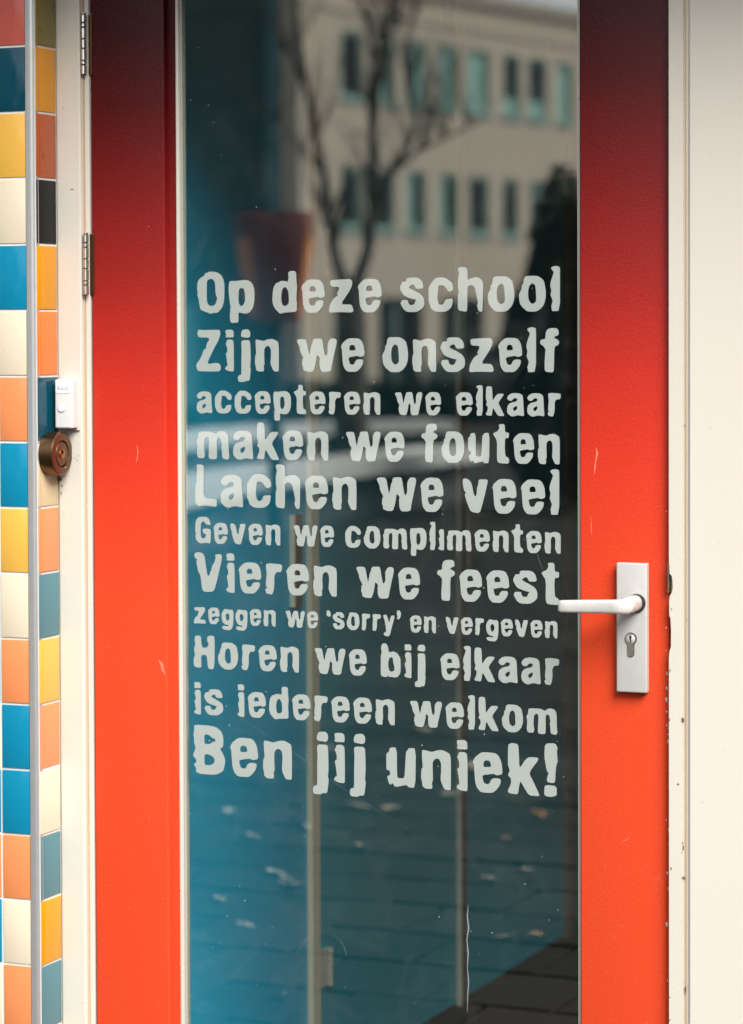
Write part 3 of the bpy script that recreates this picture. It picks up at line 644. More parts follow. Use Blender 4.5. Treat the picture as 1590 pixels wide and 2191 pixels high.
for ch, (sc, bl, cap, cont) in G.items():
    loops = [[tuple(map(float, q.split(','))) for q in c.split()] for c in cont]
    xm = min(p[0] for l in loops for p in l); xM = max(p[0] for l in loops for p in l)
    cu = bpy.data.curves.new('letter', 'CURVE'); cu.dimensions = '2D'; cu.fill_mode = 'FRONT'
    for l in loops:
        l = chaikin([((p[0]-xm)/cap, (bl-p[1])/cap) for p in l])
        sp = cu.splines.new('POLY'); sp.points.add(len(l)-1); sp.use_cyclic_u = True
        for q, p in zip(sp.points, l): q.co = (p[0], p[1], 0, 1)
    to = bpy.data.objects.new('t', cu); COL.objects.link(to); bpy.context.view_layer.update()
    me = bpy.data.meshes.new_from_object(to.evaluated_get(bpy.context.evaluated_depsgraph_get()))
    bpy.data.objects.remove(to); b = bmesh.new(); b.from_mesh(me); bpy.data.meshes.remove(me)
    b.transform(Matrix.Rotation(R(90), 4, 'X'))
    bmesh.ops.remove_doubles(b, verts=b.verts, dist=1e-5)
    ex = bmesh.ops.extrude_face_region(b, geom=b.faces[:])
    bmesh.ops.translate(b, verts=[v for v in ex['geom'] if isinstance(v, bmesh.types.BMVert)], vec=(0, -.00025, 0))
    bmesh.ops.recalc_face_normals(b, faces=b.faces)
    me = bpy.data.meshes.new('letter'); b.to_mesh(me); b.free(); me.materials.append(M['film']); GM[ch] = (me, (xM-xm)/cap)
LINES = [
 (668, 668, 89, [("Op", 421.5, 545), ("deze", 583, 817), ("school", 856, 1198.5)]),
 (793.7, 797, 89, [("Zijn", 420, 597), ("we", 635, 780), ("onszelf", 818, 1197)]),
 (884, 891, 61, [("accepteren", 421, 814), ("we", 845, 944), ("elkaar", 975, 1200)]),
 (980.5, 994, 79.5, [("maken", 421, 703), ("we", 740, 866), ("fouten", 902, 1198)]),
 (1081, 1104, 90, [("Lachen", 418, 763), ("we", 806, 949), ("veel", 990, 1197)]),
 (1160, 1187, 57, [("Geven", 418, 600), ("we", 628, 715), ("compl1menten", 739, 1200)]),
 (1264, 1296, 84, [("Vieren", 416, 721), ("we", 762, 899), ("feest", 936, 1197)]),
 (1333, 1367, 45, [("zeggen", 415, 590), ("we", 611, 681), ("<sorry>", 699, 858), ("en", 877, 933), ("vergeven", 954, 1193)]),
 (1429, 1466, 70, [("Horen", 415, 640), ("we", 673, 785), ("bij", 815, 911), ("elkaar", 942, 1197)]),
 (1529, 1571, 69, [("is", 415, 478), ("iedereen", 508, 845), ("welkom", 877, 1193)]),
 (1657, 1704, 105, [("Ben", 414, 625), ("jij", 670, 783), ("uniek!", 827, 1194)]),
]
YLT = -.0002
for (yl, yr, cap, words) in LINES:
    zb = (at_y(430, yl, YLT).z+at_y(1190, yr, YLT).z)/2
    ch_ = at_y(430, yl-cap, YLT).z-at_y(430, yl, YLT).z
    for (wd, x0, x1) in words:
        gap = .10; ws = [GM[c][1] for c in wd]
        tot = sum(ws)+gap*(len(wd)-1); yy = yl+(yr-yl)*((x0+x1)/2-430)/760
        wx0, wx1 = at_y(x0, yy, YLT).x, at_y(x1, yy, YLT).x; k = (wx1-wx0)/tot; x = wx0
        for c, w in zip(wd, ws):
            if c == '!': pass
            o = link('letter', GM[c][0], pane, (x, YLT, zb)); o.scale = (k, 1, ch_); x += (w+gap)*k
# dried drip and hairline scratches on the glass
def streak(name, ptsx, w, mt, parent):
    b = bmesh.new(); pv = None
    for i, (px, py) in enumerate(ptsx):
        p = at_y(px, py, -.0001); ww = w*(.4+.6*random.random())*(0.3 if i in (0, len(ptsx)-1) else 1)
        q = (b.verts.new(p+Vector((-ww, 0, 0))), b.verts.new(p+Vector((ww, 0, 0))))
        if pv: b.faces.new((pv[0], pv[1], q[1], q[0]))
        pv = q
    obj(name, b, mt, parent)
def thinmat(a):
    mt = bpy.data.materials.new('faint_scratch'); mt.use_nodes = True; n = mt.node_tree; n.nodes.clear()
    out = n.nodes.new('ShaderNodeOutputMaterial'); tr = n.nodes.new('ShaderNodeBsdfTransparent'); df = n.nodes.new('ShaderNodeBsdfDiffuse'); df.inputs[0].default_value = (.7, .72, .7, 1)
    mx = n.nodes.new('ShaderNodeMixShader'); mx.inputs[0].default_value = a; n.links.new(tr.outputs[0], mx.inputs[1]); n.links.new(df.outputs[0], mx.inputs[2]); n.links.new(mx.outputs[0], out.inputs[0]); return mt
M['scr'] = thinmat(.16); M['drip'] = thinmat(.32)
streak('dried_drip', [(1002, 1935), (1000, 1960), (1003, 1985), (999, 2010), (1002, 2040), (1000, 2070), (1003, 2100), (1001, 2130), (1000, 2165)], .0011, M['drip'], pane)
streak('scratch', [(500+i*28, 1522+i*19.5+2*math.sin(i)) for i in range(13)], .0005, M['scr'], pane)
streak('scratch', [(690+math.cos(a)*52, 2050-math.sin(a)*55) for a in [x*.17 for x in range(0, 12)]], .0004, M['scr'], pane)
streak('scratch', [(630+i*5, 2050-i*9+.2*i*i) for i in range(9)], .0004, M['scr'], pane)
streak('scratch', [(1147+i*3, 1178+i*9) for i in range(7)], .0004, M['scr'], pane)
# paint scuffs on the stiles
def scuff(pts_, w, mt):
    b = bmesh.new(); pv = None
    for i, (px, py) in enumerate(pts_):
        p = at_y(px, py, YD-.0002); ww = w*(.4+.6*random.random())*(0.25 if i in (0, len(pts_)-1) else 1)
        q = (b.verts.new(p+Vector((-ww, 0, 0))), b.verts.new(p+Vector((ww, 0, 0))))
        if pv: b.faces.new((pv[0], pv[1], q[1], q[0]))
        pv = q
    obj('scuff_mark', b, mt, door)
M['scuff'] = mat('scuffed_paint', (.68, .17, .09), .5)
scuff([(1276, 958), (1278, 970), (1275, 985), (1273, 1000), (1272, 1014)], .0016, M['scuff'])
scuff([(1264, 1100), (1265, 1125), (1266, 1145)], .0009, M['scuff'])
scuff([(340, 1412), (346, 1420), (349, 1435), (354, 1444)], .0035, M['scuff'])
scuff([(293, 952), (295, 965), (294, 980), (291, 992)], .0011, M['scuff'])
scuff([(1340, 1868), (1365, 1873), (1395, 1879), (1424, 1886)], .0007, M['scuff'])
scuff([(1350, 1790), (1338, 1798), (1329, 1803)], .0012, M['scuff'])

def chip(px, py, w, h, y, mt, parent, name='paint_chip'):
    """bare spot with a ragged outline, w x h photo pixels"""
    b = bmesh.new(); c = at_y(px, py, y); n = 9; k = 1/1400
    A = []
    for i in range(n):
        a = 2*math.pi*i/n; r = random.uniform(.6, 1.15)
        A.append(b.verts.new((c.x+math.cos(a)*w/2*k*r, y, c.z+math.sin(a)*h/2*k*r)))
    f = b.faces.new(A); 
    ex = bmesh.ops.extrude_face_region(b, geom=[f]); bmesh.ops.translate(b, verts=[v for v in ex['geom'] if isinstance(v, bmesh.types.BMVert)], vec=(0, -.00025, 0))
    bmesh.ops.recalc_face_normals(b, faces=b.faces); obj(name, b, mt, parent)
M['bare'] = mat('bare_primer', (.62, .56, .46), .7); M['rot'] = mat('exposed_brown_wood', (.13, .07, .03), .8); M['grime'] = mat('black_grime', (.03, .027, .02), .9)
for (px, py, w, h) in ((1426, 1343, 3, 4), (1426, 1392, 2, 3), (1427, 1441, 3, 8), (1427, 1472, 4, 9), (1426, 1497, 5, 10), (1427, 1522, 3, 6), (1427, 1552, 3, 5), (1426, 1755, 3, 4), (1428, 1868, 4, 7), (1427, 1977, 6, 12), (1429, 2098, 3, 5), (1426, 1094, 2, 3)):
    chip(px, py, w, h, YD-.0003, M['bare'], door)
for (px, py, w, h) in ((1462, 1814, 3, 14), (1464, 1879, 4, 9), (1461, 1541, 6, 12), (1467, 2117, 4, 20), (1436, 1858, 3, 7), (1451, 1678, 5, 4), (1434, 1434, 2, 6), (1433, 1540, 2, 7), (1437, 1303, 3, 3), (1465, 910, 3, 3)):
    chip(px, py, w, h, YJ-.0003, M['rot'], fr)
for (px, py, w, h) in ((318, 485, 4, 2), (333, 1056, 3, 2)):
    chip(px, py, w, h, YD-.0003, M['scuff'], door, 'scuff_mark')
for (px, py, w, h) in ((130, 1026, 5, 8), (133, 1040, 3, 6), (137, 1018, 3, 3), (165, 985, 2, 2), (160, 980, 2, 2), (168, 975, 2, 2), (131, 1056, 2, 10), (135, 230, 2, 3), (154, 405, 9, 2), (137, 1096, 2, 2)):
    chip(px, py, w, h, YJ-.0003, M['grime'], fr, 'grime_spot')

# ------------------------------------------------------------------ doorbell and bronze fitting
YB = YJ-.024
bx0, bx1 = X(117, YB, 870), X(155, YB, 870); bz1, bz0 = Z(812, YB, 135), Z(917, YB, 135)
bell = thing('doorbell', ((bx0+bx1)/2, YJ, bz0), 'white plastic doorbell with round button fixed to the cream frame', 'doorbell')
bxo('back_plate', M['plastic'], bell, bx0+.0015, bx1+.0012, YJ-.0045, YJ-.0004, bz0-.0035, bz1+.0025, bev=.0015, smooth=True)
bxo('housing', M['plastic'], bell, bx0, bx1, YB, YJ-.005, bz0, bz1, bev=.0035, seg=4, smooth=True)
lz0, lz1 = Z(842, YB, 135), Z(817, YB, 135)
nm_ = bxo('name_plate', M['plastic_label'], bell, bx0+.002, bx1-.0035, YB-.0006, YB+.001, lz0, lz1, bev=.0004)
fc = bpy.data.curves.new('bell_text', 'FONT'); fc.body = 'B.G.G.'; fc.size = .0076; fc.space_character = 1.05; fc.align_x = 'CENTER'; fc.extrude = .00005
to = bpy.data.objects.new('t', fc); COL.objects.link(to); bpy.context.view_layer.update()
me = bpy.data.meshes.new_from_object(to.evaluated_get(bpy.context.evaluated_depsgraph_get())); bpy.data.objects.remove(to)
b = bmesh.new(); b.from_mesh(me); b.transform(Matrix.Translation(((bx0+bx1)/2-.0002, YB-.0008, Z(834, YB, 135))) @ ROT_X90)
obj('printed_name', b, M['print'], nm_)
b = bmesh.new(); bc = at_y(132, 873, YB); lathe(b, [(.0078, 0), (.0078, .0006), (.0066, .0006)], 28, Matrix.Translation((bc.x, YB+.0002, bc.z)) @ ROT_X90); obj('button_ring', b, mat('ring_grey', (.45, .45, .43), .5), bell, smooth=True)
b = bmesh.new(); lathe(b, [(.0064, 0), (.0064, .0014), (.0058, .002), (.003, .0022)], 28, Matrix.Translation((bc.x, YB+.0003, bc.z)) @ ROT_X90); obj('button', b, M['plastic_label'], bell, smooth=True)

LB = .024; cface = at_x(133, 971, XR+LB)
kn = thing('bronze_fitting', (XR, cface.y, cface.z-.034), 'short dark bronze cylinder with a round brass centre fixed on the tiles under the doorbell', 'wall fitting')
MX = Matrix.Translation((XR+.0004, cface.y, cface.z)) @ ROT_Y90
b = bmesh.new(); lathe(b, [(.0335, 0), (.0345, .001), (.0345, LB-.0016), (.0325, LB), (.0215, LB), (.0205, LB-.004), (.0195, LB-.004)], 48, MX); obj('body', b, M['bronze'], kn, smooth=True)
b = bmesh.new(); lathe(b, [(.0195, LB-.006), (.0195, LB-.0015), (.018, LB-.0002), (.009, LB-.0002)], 40, MX); obj('cap', b, M['bronze'], kn, smooth=True)
b = bmesh.new(); lathe(b, [(.0075, LB-.001), (.0075, LB+.0008), (.006, LB+.0012)], 24, MX); obj('brass_centre', b, M['brass'], kn, smooth=True)
b = bmesh.new(); MXo = Matrix.Translation((XR, cface.y-.002, cface.z+.003)) @ ROT_Y90; lathe(b, [(.0035, LB+.001), (.0035, LB+.0016)], 16, MXo); obj('key_slot', b, M['black'], kn)
b = bmesh.new(); MXo = Matrix.Translation((XR, cface.y+.010, cface.z-.022)) @ ROT_Y90; lathe(b, [(.0016, LB), (.0016, LB+.0006)], 12, MXo); obj('rivet', b, M['nickel'], kn)

# ------------------------------------------------------------------ inside, seen through the pane
XW = -.503
tag(bxo('hall_floor', M['in_floor'], None, -1.6, 2.7, .065, 6, -.02, .0), kind='structure')
tag(bxo('hall_ceiling', M['in_white'], None, -1.6, 2.7, .075, 6, 2.2605, 2.29), kind='structure')
tag(bxo('hall_wall_right', M['in_white'], None, 2.6, 2.7, .075, 6, .001, 2.26), kind='structure')
tag(bxo('hall_wall_back', M['in_white'], None, -1.6, 2.7, 6.001, 6.1, .001, 2.26), kind='structure')
tag(bxo('hall_wall_left', M['in_dark'], None, XW-.12, XW-.03, .31, 6, .001, 2.26), kind='structure')
tag(bxo('hall_wall_front', M['in_dark'], None, xr1+.01, .80, .061, .11, .001, 2.26), kind='structure')
yp = [at_x(667, 1600, XW+.009).y, at_x(985, 1600, XW+.009).y, at_x(1214, 1600, XW+.009).y]
edges = [.07]+yp+[yp[2]+1.05]
lab = ['blue interior door nearest the glass, with its handle beside the bright beige post', 'teal interior door seen behind the middle of the glass, with a hinge low on its post', 'dim teal interior door furthest inside, with a lever on a small plate', ]
for i in range(3):
    y0 = edges[i]; y1 = edges[i+1]
    idr = thing('interior_door', (XW, (y0+y1)/2, 0), lab[i], 'interior door', 'doors along the hall inside')
    bxo('door_leaf', M['in_teal' if i else 'in_blue'], idr, XW-.028, XW, y0+(.04 if i else 0), y1-.0015, .008, 2.05, bev=.0015)
    fpst = bxo('frame_post', M[('in_post', 'in_brown', 'in_brown')[i]], idr, XW-.028, XW+.0098, y1+.0008, y1+.037, 0, 2.2, bev=.0015)
    bxo('post_edge', M[('in_post', 'in_post', 'in_brown')[i]], fpst, XW-.0005, XW+.0102, y1, y1+.006, 0, 2.19, bev=.001)
    if i == 1 or i == 2:
        if i == 1: zz = [(2030, 2112, 698), (490, 590, 688)]
        else: zz = []
        for (pa, pb, pxx) in zz:
            yh = at_x(pxx, pa, XW+.008).y; z1_, z0_ = at_x(pxx, pa, XW+.008).z, at_x(pxx, pb, XW+.008).z
            hg = bxo('hinge', M['in_steel'], idr, XW, XW+.004, y0+.0375, yh+.014, z0_, z1_)
            b = bmesh.new()
            for a_, c_ in ((0, .22), (.24, .46), (.48, .62), (.64, .84), (.86, 1)):
                lathe(b, [(.006, z0_+(z1_-z0_)*a_), (.006, z0_+(z1_-z0_)*c_)], 14, Matrix.Translation((XW+.009, yh+.016, 0)))
            obj('knuckle', b, M['in_steel'], hg, smooth=True)
def in_handle(idr, pxa, pya, pyb, lever_px=None, lever_dir=1):
    p = at_x(pxa, pya, XW+.009); q = at_x(pxa, pyb, XW+.009)
    hp = bxo('handle_plate', M['in_brown'], idr, XW, XW+.009, p.y, p.y+.038, q.z, p.z, bev=.001)
    zc = p.z-.018 if lever_px else (p.z+q.z)/2
    bxo('plate_edge', M['in_post'], hp, XW+.0002, XW+.0096, p.y-.0006, p.y+.006, q.z, p.z, bev=.0008)
    if not lever_px: return
    b = bmesh.new(); yc_ = p.y+.019
    tube(b, [Vector((XW+.009, yc_, zc)), Vector((XW+.05, yc_, zc)), Vector((XW+.056, yc_+.012*lever_dir, zc)), Vector((XW+.056, yc_+.11*lever_dir, zc))], [.009, .008, .008, .007], 12)
    obj('lever', b, M['nickel'], hp, smooth=True)
ids = [o for o in COL.objects if o.name.startswith('interior_door')]
in_handle(ids[0], 629, 1102, 1300, None, -1)
in_handle(ids[2], 1004, 1085, 1214, True, 1)

# ------------------------------------------------------------------ the schoolyard behind the photographer (seen mirrored in the pane)
# long beige building
A0 = refl(700, 745, 68.0); A0.z = 0
th = R(12.5); D = Vector((math.sin(th), -math.cos(th), 0)); N = Vector((math.cos(th), math.sin(th), 0))
MB_ = Matrix((D, -N, Vector((0, 0, 1)))).transposed().to_4x4(); MB_.translation = A0      # local x along, y inward, z up
MBi = MB_.inverted()
def fac(px, py):
    """facade coordinates of the mirrored view line"""
    o = mir(CAM); d = ray(px, py); d = Vector((d.x, -d.y, d.z)); o2 = MBi @ o; d2 = MBi.to_3x3() @ d
    t = -o2.y/d2.y; p = o2+d2*t; return p.x, p.z
bld = thing('school_building', A0, 'long beige rendered building with rows of narrow teal-framed windows, mirrored in the pane', 'building')
ORG[bld.name] = Vector(A0)
def fbox(name, mt, parent, *a, bev=0):
    b = bmesh.new(); box(b, *a, bev=bev); b.transform(MB_); return obj(name, b, mt, parent)
s0 = fac(640, 400)[0]; s1 = fac(1238, 400)[0]+26; hr = fac(1236, 24)[1]
wins1 = [(729, 777, 62, 205, 'dark'), (813, 845, 75, 213, 'teal'), (868, 912, 84, 222, 'teal'), (937, 980, 95, 232, 'pale'), (1000, 1048, 102, 240, 'pale'), (1076, 1114, 124, 255, 'dark'), (1130, 1171, 132, 262, 'dark'), (1192, 1226, 140, 272, 'pale')]
wins2 = [(729, 773, 352, 492, 'dark'), (800, 845, 356, 482, 'dark'), (870, 911, 362, 488, 'teal'), (941, 981, 370, 500, 'teal'), (1003, 1047, 378, 505, 'dark'), (1075, 1110, 388, 508, 'dark'), (1135, 1166, 395, 515, 'teal')]
W_ = []
for ws_ in (wins1, wins2):
    a_ = [fac((w[0]+w[1])/2, (w[2]+w[3])/2) for w in ws_]
    hh = sum(abs(fac(w[0], w[2])[1]-fac(w[0], w[3])[1]) for w in ws_)/len(ws_)
    zc = sum(q[1] for q in a_)/len(a_)
    for w, q in zip(ws_, a_):
        ww = fac(w[1], w[2])[0]-fac(w[0], w[2])[0]
        W_.append((q[0]-ww/2, q[0]+ww/2, zc-hh/2, zc+hh/2, w[4]))
    last = W_[-1][1]
    for k in range(8): W_.append((last+.7+k*1.9, last+1.8+k*1.9, zc-hh/2, zc+hh/2, random.choice(['dark', 'teal', 'pale'])))
gops = [(810, 905), (945, 1036), (1076, 1185)]
gz1 = sum(fac((a+b_)/2, 640)[1] for a, b_ in gops)/3
GO = [(fac(a, 700)[0], fac(b_, 700)[0]) for a, b_ in gops]; GO = [(fac(715, 700)[0], fac(770, 700)[0])]+GO
for k in range(4): GO.append((GO[-1][1]+1.2, GO[-1][1]+4.4))
# wall mass with real openings : strips between storeys, piers between windows
zs = sorted(set(round(v, 3) for w in W_ for v in (w[2], w[3])))
rows_ = [(zs[0], zs[1]), (zs[2], zs[3])] if len(zs) == 4 else None
b = bmesh.new(); TH = .35
def piers(b, z0, z1, ops):
    x = s0
    for (a, c) in sorted(ops):
        box(b, x, a, 0, TH, z0, z1); x = c
    box(b, x, s1, 0, TH, z0, z1)
r1, r2 = rows_[1], rows_[0]
piers(b, 0, gz1, GO)
box(b, s0, s1, 0, TH, gz1, r2[0]); piers(b, r2[0], r2[1], [(w[0], w[1]) for w in W_ if abs(w[2]-r2[0]) < .01])
box(b, s0, s1, 0, TH, r2[1], r1[0]); piers(b, r1[0], r1[1], [(w[0], w[1]) for w in W_ if abs(w[2]-r1[0]) < .01])
box(b, s0, s1, 0, TH, r1[1], hr-.35)
box(b, s0, s0+.35, TH+.001, 12, 0, hr-.35); box(b, s0+.351, s1, 11.6, 12, 0, hr-.35)
b.transform(MB_); obj('wall', b, M['beige_wall'], bld)
fbox('back_room', M['dark_open'], bld, s0+.4, s1, 2.4, 2.5, 0, hr-.4)
fbox('roof', M['grey_conc'], bld, s0, s1, 0, 12, hr-.349, hr-.2)
fbox('roof_edge', M['beige_band'], bld, s0-.12, s1+.1, -.12, .05, hr-.345, hr, bev=.01)
fbox('string_course', M['beige_band'], bld, s0, s1, -.03, -.001, hr-1.05, hr-.97)
fm = {}
for (a, c, z0, z1, kind) in W_:
    b = bmesh.new(); t_ = .10
    box(b, a+.002, a+t_, .04, .16, z0, z1); box(b, c-t_, c-.002, .04, .16, z0, z1)
    box(b, a+t_+.001, c-t_-.001, .04, .16, z1-t_, z1-.001); box(b, a+t_+.001, c-t_-.001, .04, .16, z0+.001, z0+t_)
    b.transform(MB_); w = obj('window', b, M['teal_frame'], bld)
    fbox('pane', M['pane_dark' if kind == 'teal' else 'pane_'+kind], w, a+t_+.001, c-t_-.001, .10, .12, z0+t_+.001, z1-t_-.001)
    if kind == 'teal':
        hw = (c-a-2*t_)*random.uniform(.35, .6); left = random.random() < .5
        fbox('curtain', M['pane_pale'], w, (a+t_+.003) if left else (c-t_-.003-hw), (a+t_+.003+hw) if left else (c-t_-.003), .088, .099, z0+t_+.002, z1-t_-.002)
    if kind == 'dark' and z0 > r2[1] and a > fac(1060, 200)[0]:
        fbox('lower_panel', M['pane_pale'], w, a+t_+.002, c-t_-.002, .085, .099, z0+t_+.001, z0+t_+.4)
    fbox('sill', M['teal_frame'], w, a-.06, c+.06, -.07, .038, z0-.08, z0-.005)
for (a, c) in GO:
    w = fbox('glazed_entrance', M['pane_dark'], bld, a+.002, c-.002, .2, .23, .02, gz1-.003)
    fbox('mullion', M['teal_frame'], w, (a+c)/2-.04, (a+c)/2+.04, .15, .199, .02, gz1-.003)

# slate green block nearer by on the left; its side runs away along the view so only the front shows
B0 = refl(603, 745, 40.0); B0.z = 0; bs = thing('slate_green_block', B0, 'dark slate green clad block with a blue downpipe, mirrored at the left of the pane', 'building')
ub = (B0-mir(CAM)); ub.z = 0; ub.normalize(); ub.rotate(Matrix.Rotation(R(-4), 3, 'Z')); vb = Vector((ub.y, -ub.x, 0))      # ub: away, vb: to the left
if vb.dot(Vector((1, 0, 0))) > 0: vb = -vb
SB = Matrix((vb, ub, Vector((0, 0, 1)))).transposed().to_4x4(); SB.translation = B0
def sbx(name, mt, par, *a, bev=0):
    b = bmesh.new(); box(b, *a, bev=bev); b.transform(SB); bmesh.ops.recalc_face_normals(b, faces=b.faces); return obj(name, b, mt, par)
sbx('wall', M['slate_wall'], bs, 0, 14, 0, 12, 0, 9.5)
for k in range(1, 8): sbx('panel_joint', M['black'], bs, .01, 14, -.004, -.0005, k*1.2-.012, k*1.2+.012)
sbx('downpipe', M['blue_strip'], bs, .06, .24, -.13, -.01, .1, 9.4, bev=.03)
wz1 = refl(420, 640, 40).z
w = sbx('window', M['blue_strip'], bs, 1.15, 2.3, -.05, -.006, .3, wz1)
sbx('pane', M['pane_pale'], w, 1.23, 2.22, -.06, -.051, .4, wz1-.1)
sbx('parapet', M['beige_band'], bs, -.05, 14.05, -.06, 12, 9.501, 9.62)

# bare tree
TD = 24.0
def tp(px, py, dd=0): return refl(px, py, TD+dd)
tree = thing('bare_tree', (tp(752, 745).x, tp(752, 745).y, 0), 'leafless tree with forked upright limbs in front of the beige building, mirrored in the pane', 'tree')
base = tp(752, 745); base = Vector((base.x, base.y, 0))
trunk_top = tp(750, 600)
b = bmesh.new(); tube(b, [base, Vector((base.x, base.y, .4)), tp(752, 745), tp(750, 660), trunk_top], [.20, .155, .135, .13, .125], 14); obj('trunk', b, M['bark'], tree, smooth=True)
limbs = [
 [(735, 605, 0, .085), (716, 540, .1, .075), (708, 470, .2, .068), (695, 380, .3, .062), (675, 290, .3, .056), (655, 180, .4, .05), (640, 90, .4, .042), (630, 0, .5, .035), (620, -90, .5, .02)],
 [(762, 605, 0, .085), (785, 545, -.1, .075), (795, 480, -.1, .07), (797, 400, -.2, .064), (796, 300, -.2, .058), (805, 200, -.3, .052), (818, 100, -.3, .045), (838, 20, -.4, .036), (850, -60, -.4, .02)],
 [(796, 330, -.2, .034), (792, 230, -.1, .030), (800, 130, 0, .026), (785, 60, 0, .022), (768, -10, .1, .016)],
 [(800, 440, -.2, .045), (838, 372, -.5, .040), (870, 320, -.6, .036), (888, 270, -.7, .032), (876, 190, -.8, .028), (862, 120, -.8, .022), (885, 40, -.9, .016), (900, -20, -.9, .010)],
 [(850, 360, -.5, .034), (900, 320, -.2, .032), (950, 295, 0, .028), (1000, 270, .2, .022), (1030, 258, .3, .014)],
 [(655, 190, .4, .03), (618, 120, .6, .022), (575, 60, .8, .016), (540, 0, .9, .01)],
 [(690, 360, .3, .03), (650, 330, .5, .022), (590, 260, .8, .017), (520, 200, 1, .012), (460, 120, 1.2, .008)],
 [(818, 110, -.3, .02), (850, 60, -.2, .016), (905, 10, 0, .01)],
 [(866, 325, -.6, .02), (915, 250, -.3, .015), (940, 190, -.2, .010), (960, 110, -.1, .008)],
 [(740, 300, 0, .012), (760, 280, 0, .012), (795, 290, -.2, .016)],
]
for L in limbs:
    b = bmesh.new(); tube(b, [tp(p[0], p[1], p[2]) for p in L], [p[3]*.66 for p in L], 10); obj('limb', b, M['bark'], tree, smooth=True)
b = bmesh.new()
for L in limbs[:9]:
    for q in range(18):
        i = random.randrange(1, len(L)-1); p = tp(*L[i][:3]); up = Vector((random.uniform(-.6, .6), random.uniform(-.5, .5), 1)).normalized()
        pts = [p]; r_ = L[i][3]*.35; rr = [r_]
        d = up
        for s in range(4):
            d = (d+Vector((random.uniform(-.3, .3), random.uniform(-.3, .3), random.uniform(-.1, .3)))).normalized()
            pts.append(pts[-1]+d*random.uniform(.12, .28)); rr.append(r_*(1-.22*(s+1)))
        tube(b, pts, rr, 5)
tag(obj('twigs', b, M['bark'], tree), kind='stuff')

# leafy masses
def foliage(name, parent, center, size, n, ls, mt, shape='cone'):
    V, F_ = [], []
    for i in range(n):
        while True:
            u = Vector((random.uniform(-1, 1), random.uniform(-1, 1), random.uniform(0, 1)))
            rad = math.hypot(u.x, u.y)
            if shape == 'cone': lim = (math.sin(math.pi*(u.z**.62)*.92+.14))**.75
            else: lim = 1 if u.z < .85 else .8
            a = math.atan2(u.y, u.x); lim *= .86+.14*noise.noise(Vector((math.cos(a)*2, math.sin(a)*2, u.z*5)))*2
            if shape != 'cone': 
                if (abs(u.x) < 1 and abs(u.y) < 1): break
            elif lim*.45 < rad < lim: break
        c = center+Vector((u.x*size[0], u.y*size[1], u.z*size[2])); nrm = Vector((random.gauss(0, 1), random.gauss(0, 1), random.gauss(.3, 1))).normalized()
        a = nrm.orthogonal().normalized(); a.rotate(Matrix.Rotation(random.uniform(0, 6.28), 3, nrm)); e = nrm.cross(a); s = ls*random.uniform(.6, 1.3); k = len(V)
        V += [c-a*s, c+e*s*.4, c+a*s, c-e*s*.4]; F_.append((k, k+1, k+2, k+3))
    me = bpy.data.meshes.new(name); me.from_pydata([tuple(v) for v in V], [], F_); me.materials.append(mt)
    return link(name, me, parent)
BD = 22.0
bb_ = refl(1205, 745, BD); bush = thing('conifer_bush', (bb_.x, bb_.y, 0), 'tall dark rounded evergreen bush at the right of the mirrored yard', 'bush')
o = foliage('foliage', bush, Vector((bb_.x, bb_.y, .05)), (.56, .56, 2.68), 14000, .055, M['yew']); o.location = -ORG[bush.name]
b = bmesh.new(); tube(b, [Vector((bb_.x, bb_.y, 0)), Vector((bb_.x, bb_.y, 1.2)), Vector((bb_.x, bb_.y, 2.3))], [.07, .06, .03], 8); obj('stem', b, M['bark'], bush)
# low dark planting between the benches and the building
h0, h1 = refl_z(660, 905, 0), refl_z(1260, 905, 0)
hc = (h0+h1)/2; hedge = thing('low_hedge', (hc.x, hc.y, 0), 'low dark hedge in front of the beige building, mirrored behind the benches', 'hedge')
L_ = (h1-h0); ang = math.atan2(L_.y, L_.x)
o = foliage('foliage', hedge, Vector((0, 0, .02)), (L_.length/2+2.5, .5, .62), 12000, .09, M['hedge'], 'box'); o.location = (0, 0, 0); o.rotation_euler = (0, 0, ang)
b = bmesh.new(); box(b, -L_.length/2-2.4, L_.length/2+2.4, -.3, .3, 0, .45); o = obj('branches', b, M['bark'], hedge); o.location = (0, 0, 0); o.rotation_euler = (0, 0, ang)
# soil bed
bedp = [refl_z(*q) for q in ((330, 1000, 0), (700, 985, 0), (1300, 985, 0), (1300, 860, 0), (330, 860, 0))]
b = bmesh.new(); A = [b.verts.new((p.x, p.y, .012)) for p in bedp]; B = [b.verts.new((p.x, p.y, -.01)) for p in bedp]
b.faces.new(A); b.faces.new(B[::-1])
for i in range(5): b.faces.new((A[i], B[i], B[(i+1) % 5], A[(i+1) % 5]))
bmesh.ops.recalc_face_normals(b, faces=b.faces); tag(obj('planting_bed', b, M['soil']), kind='structure')
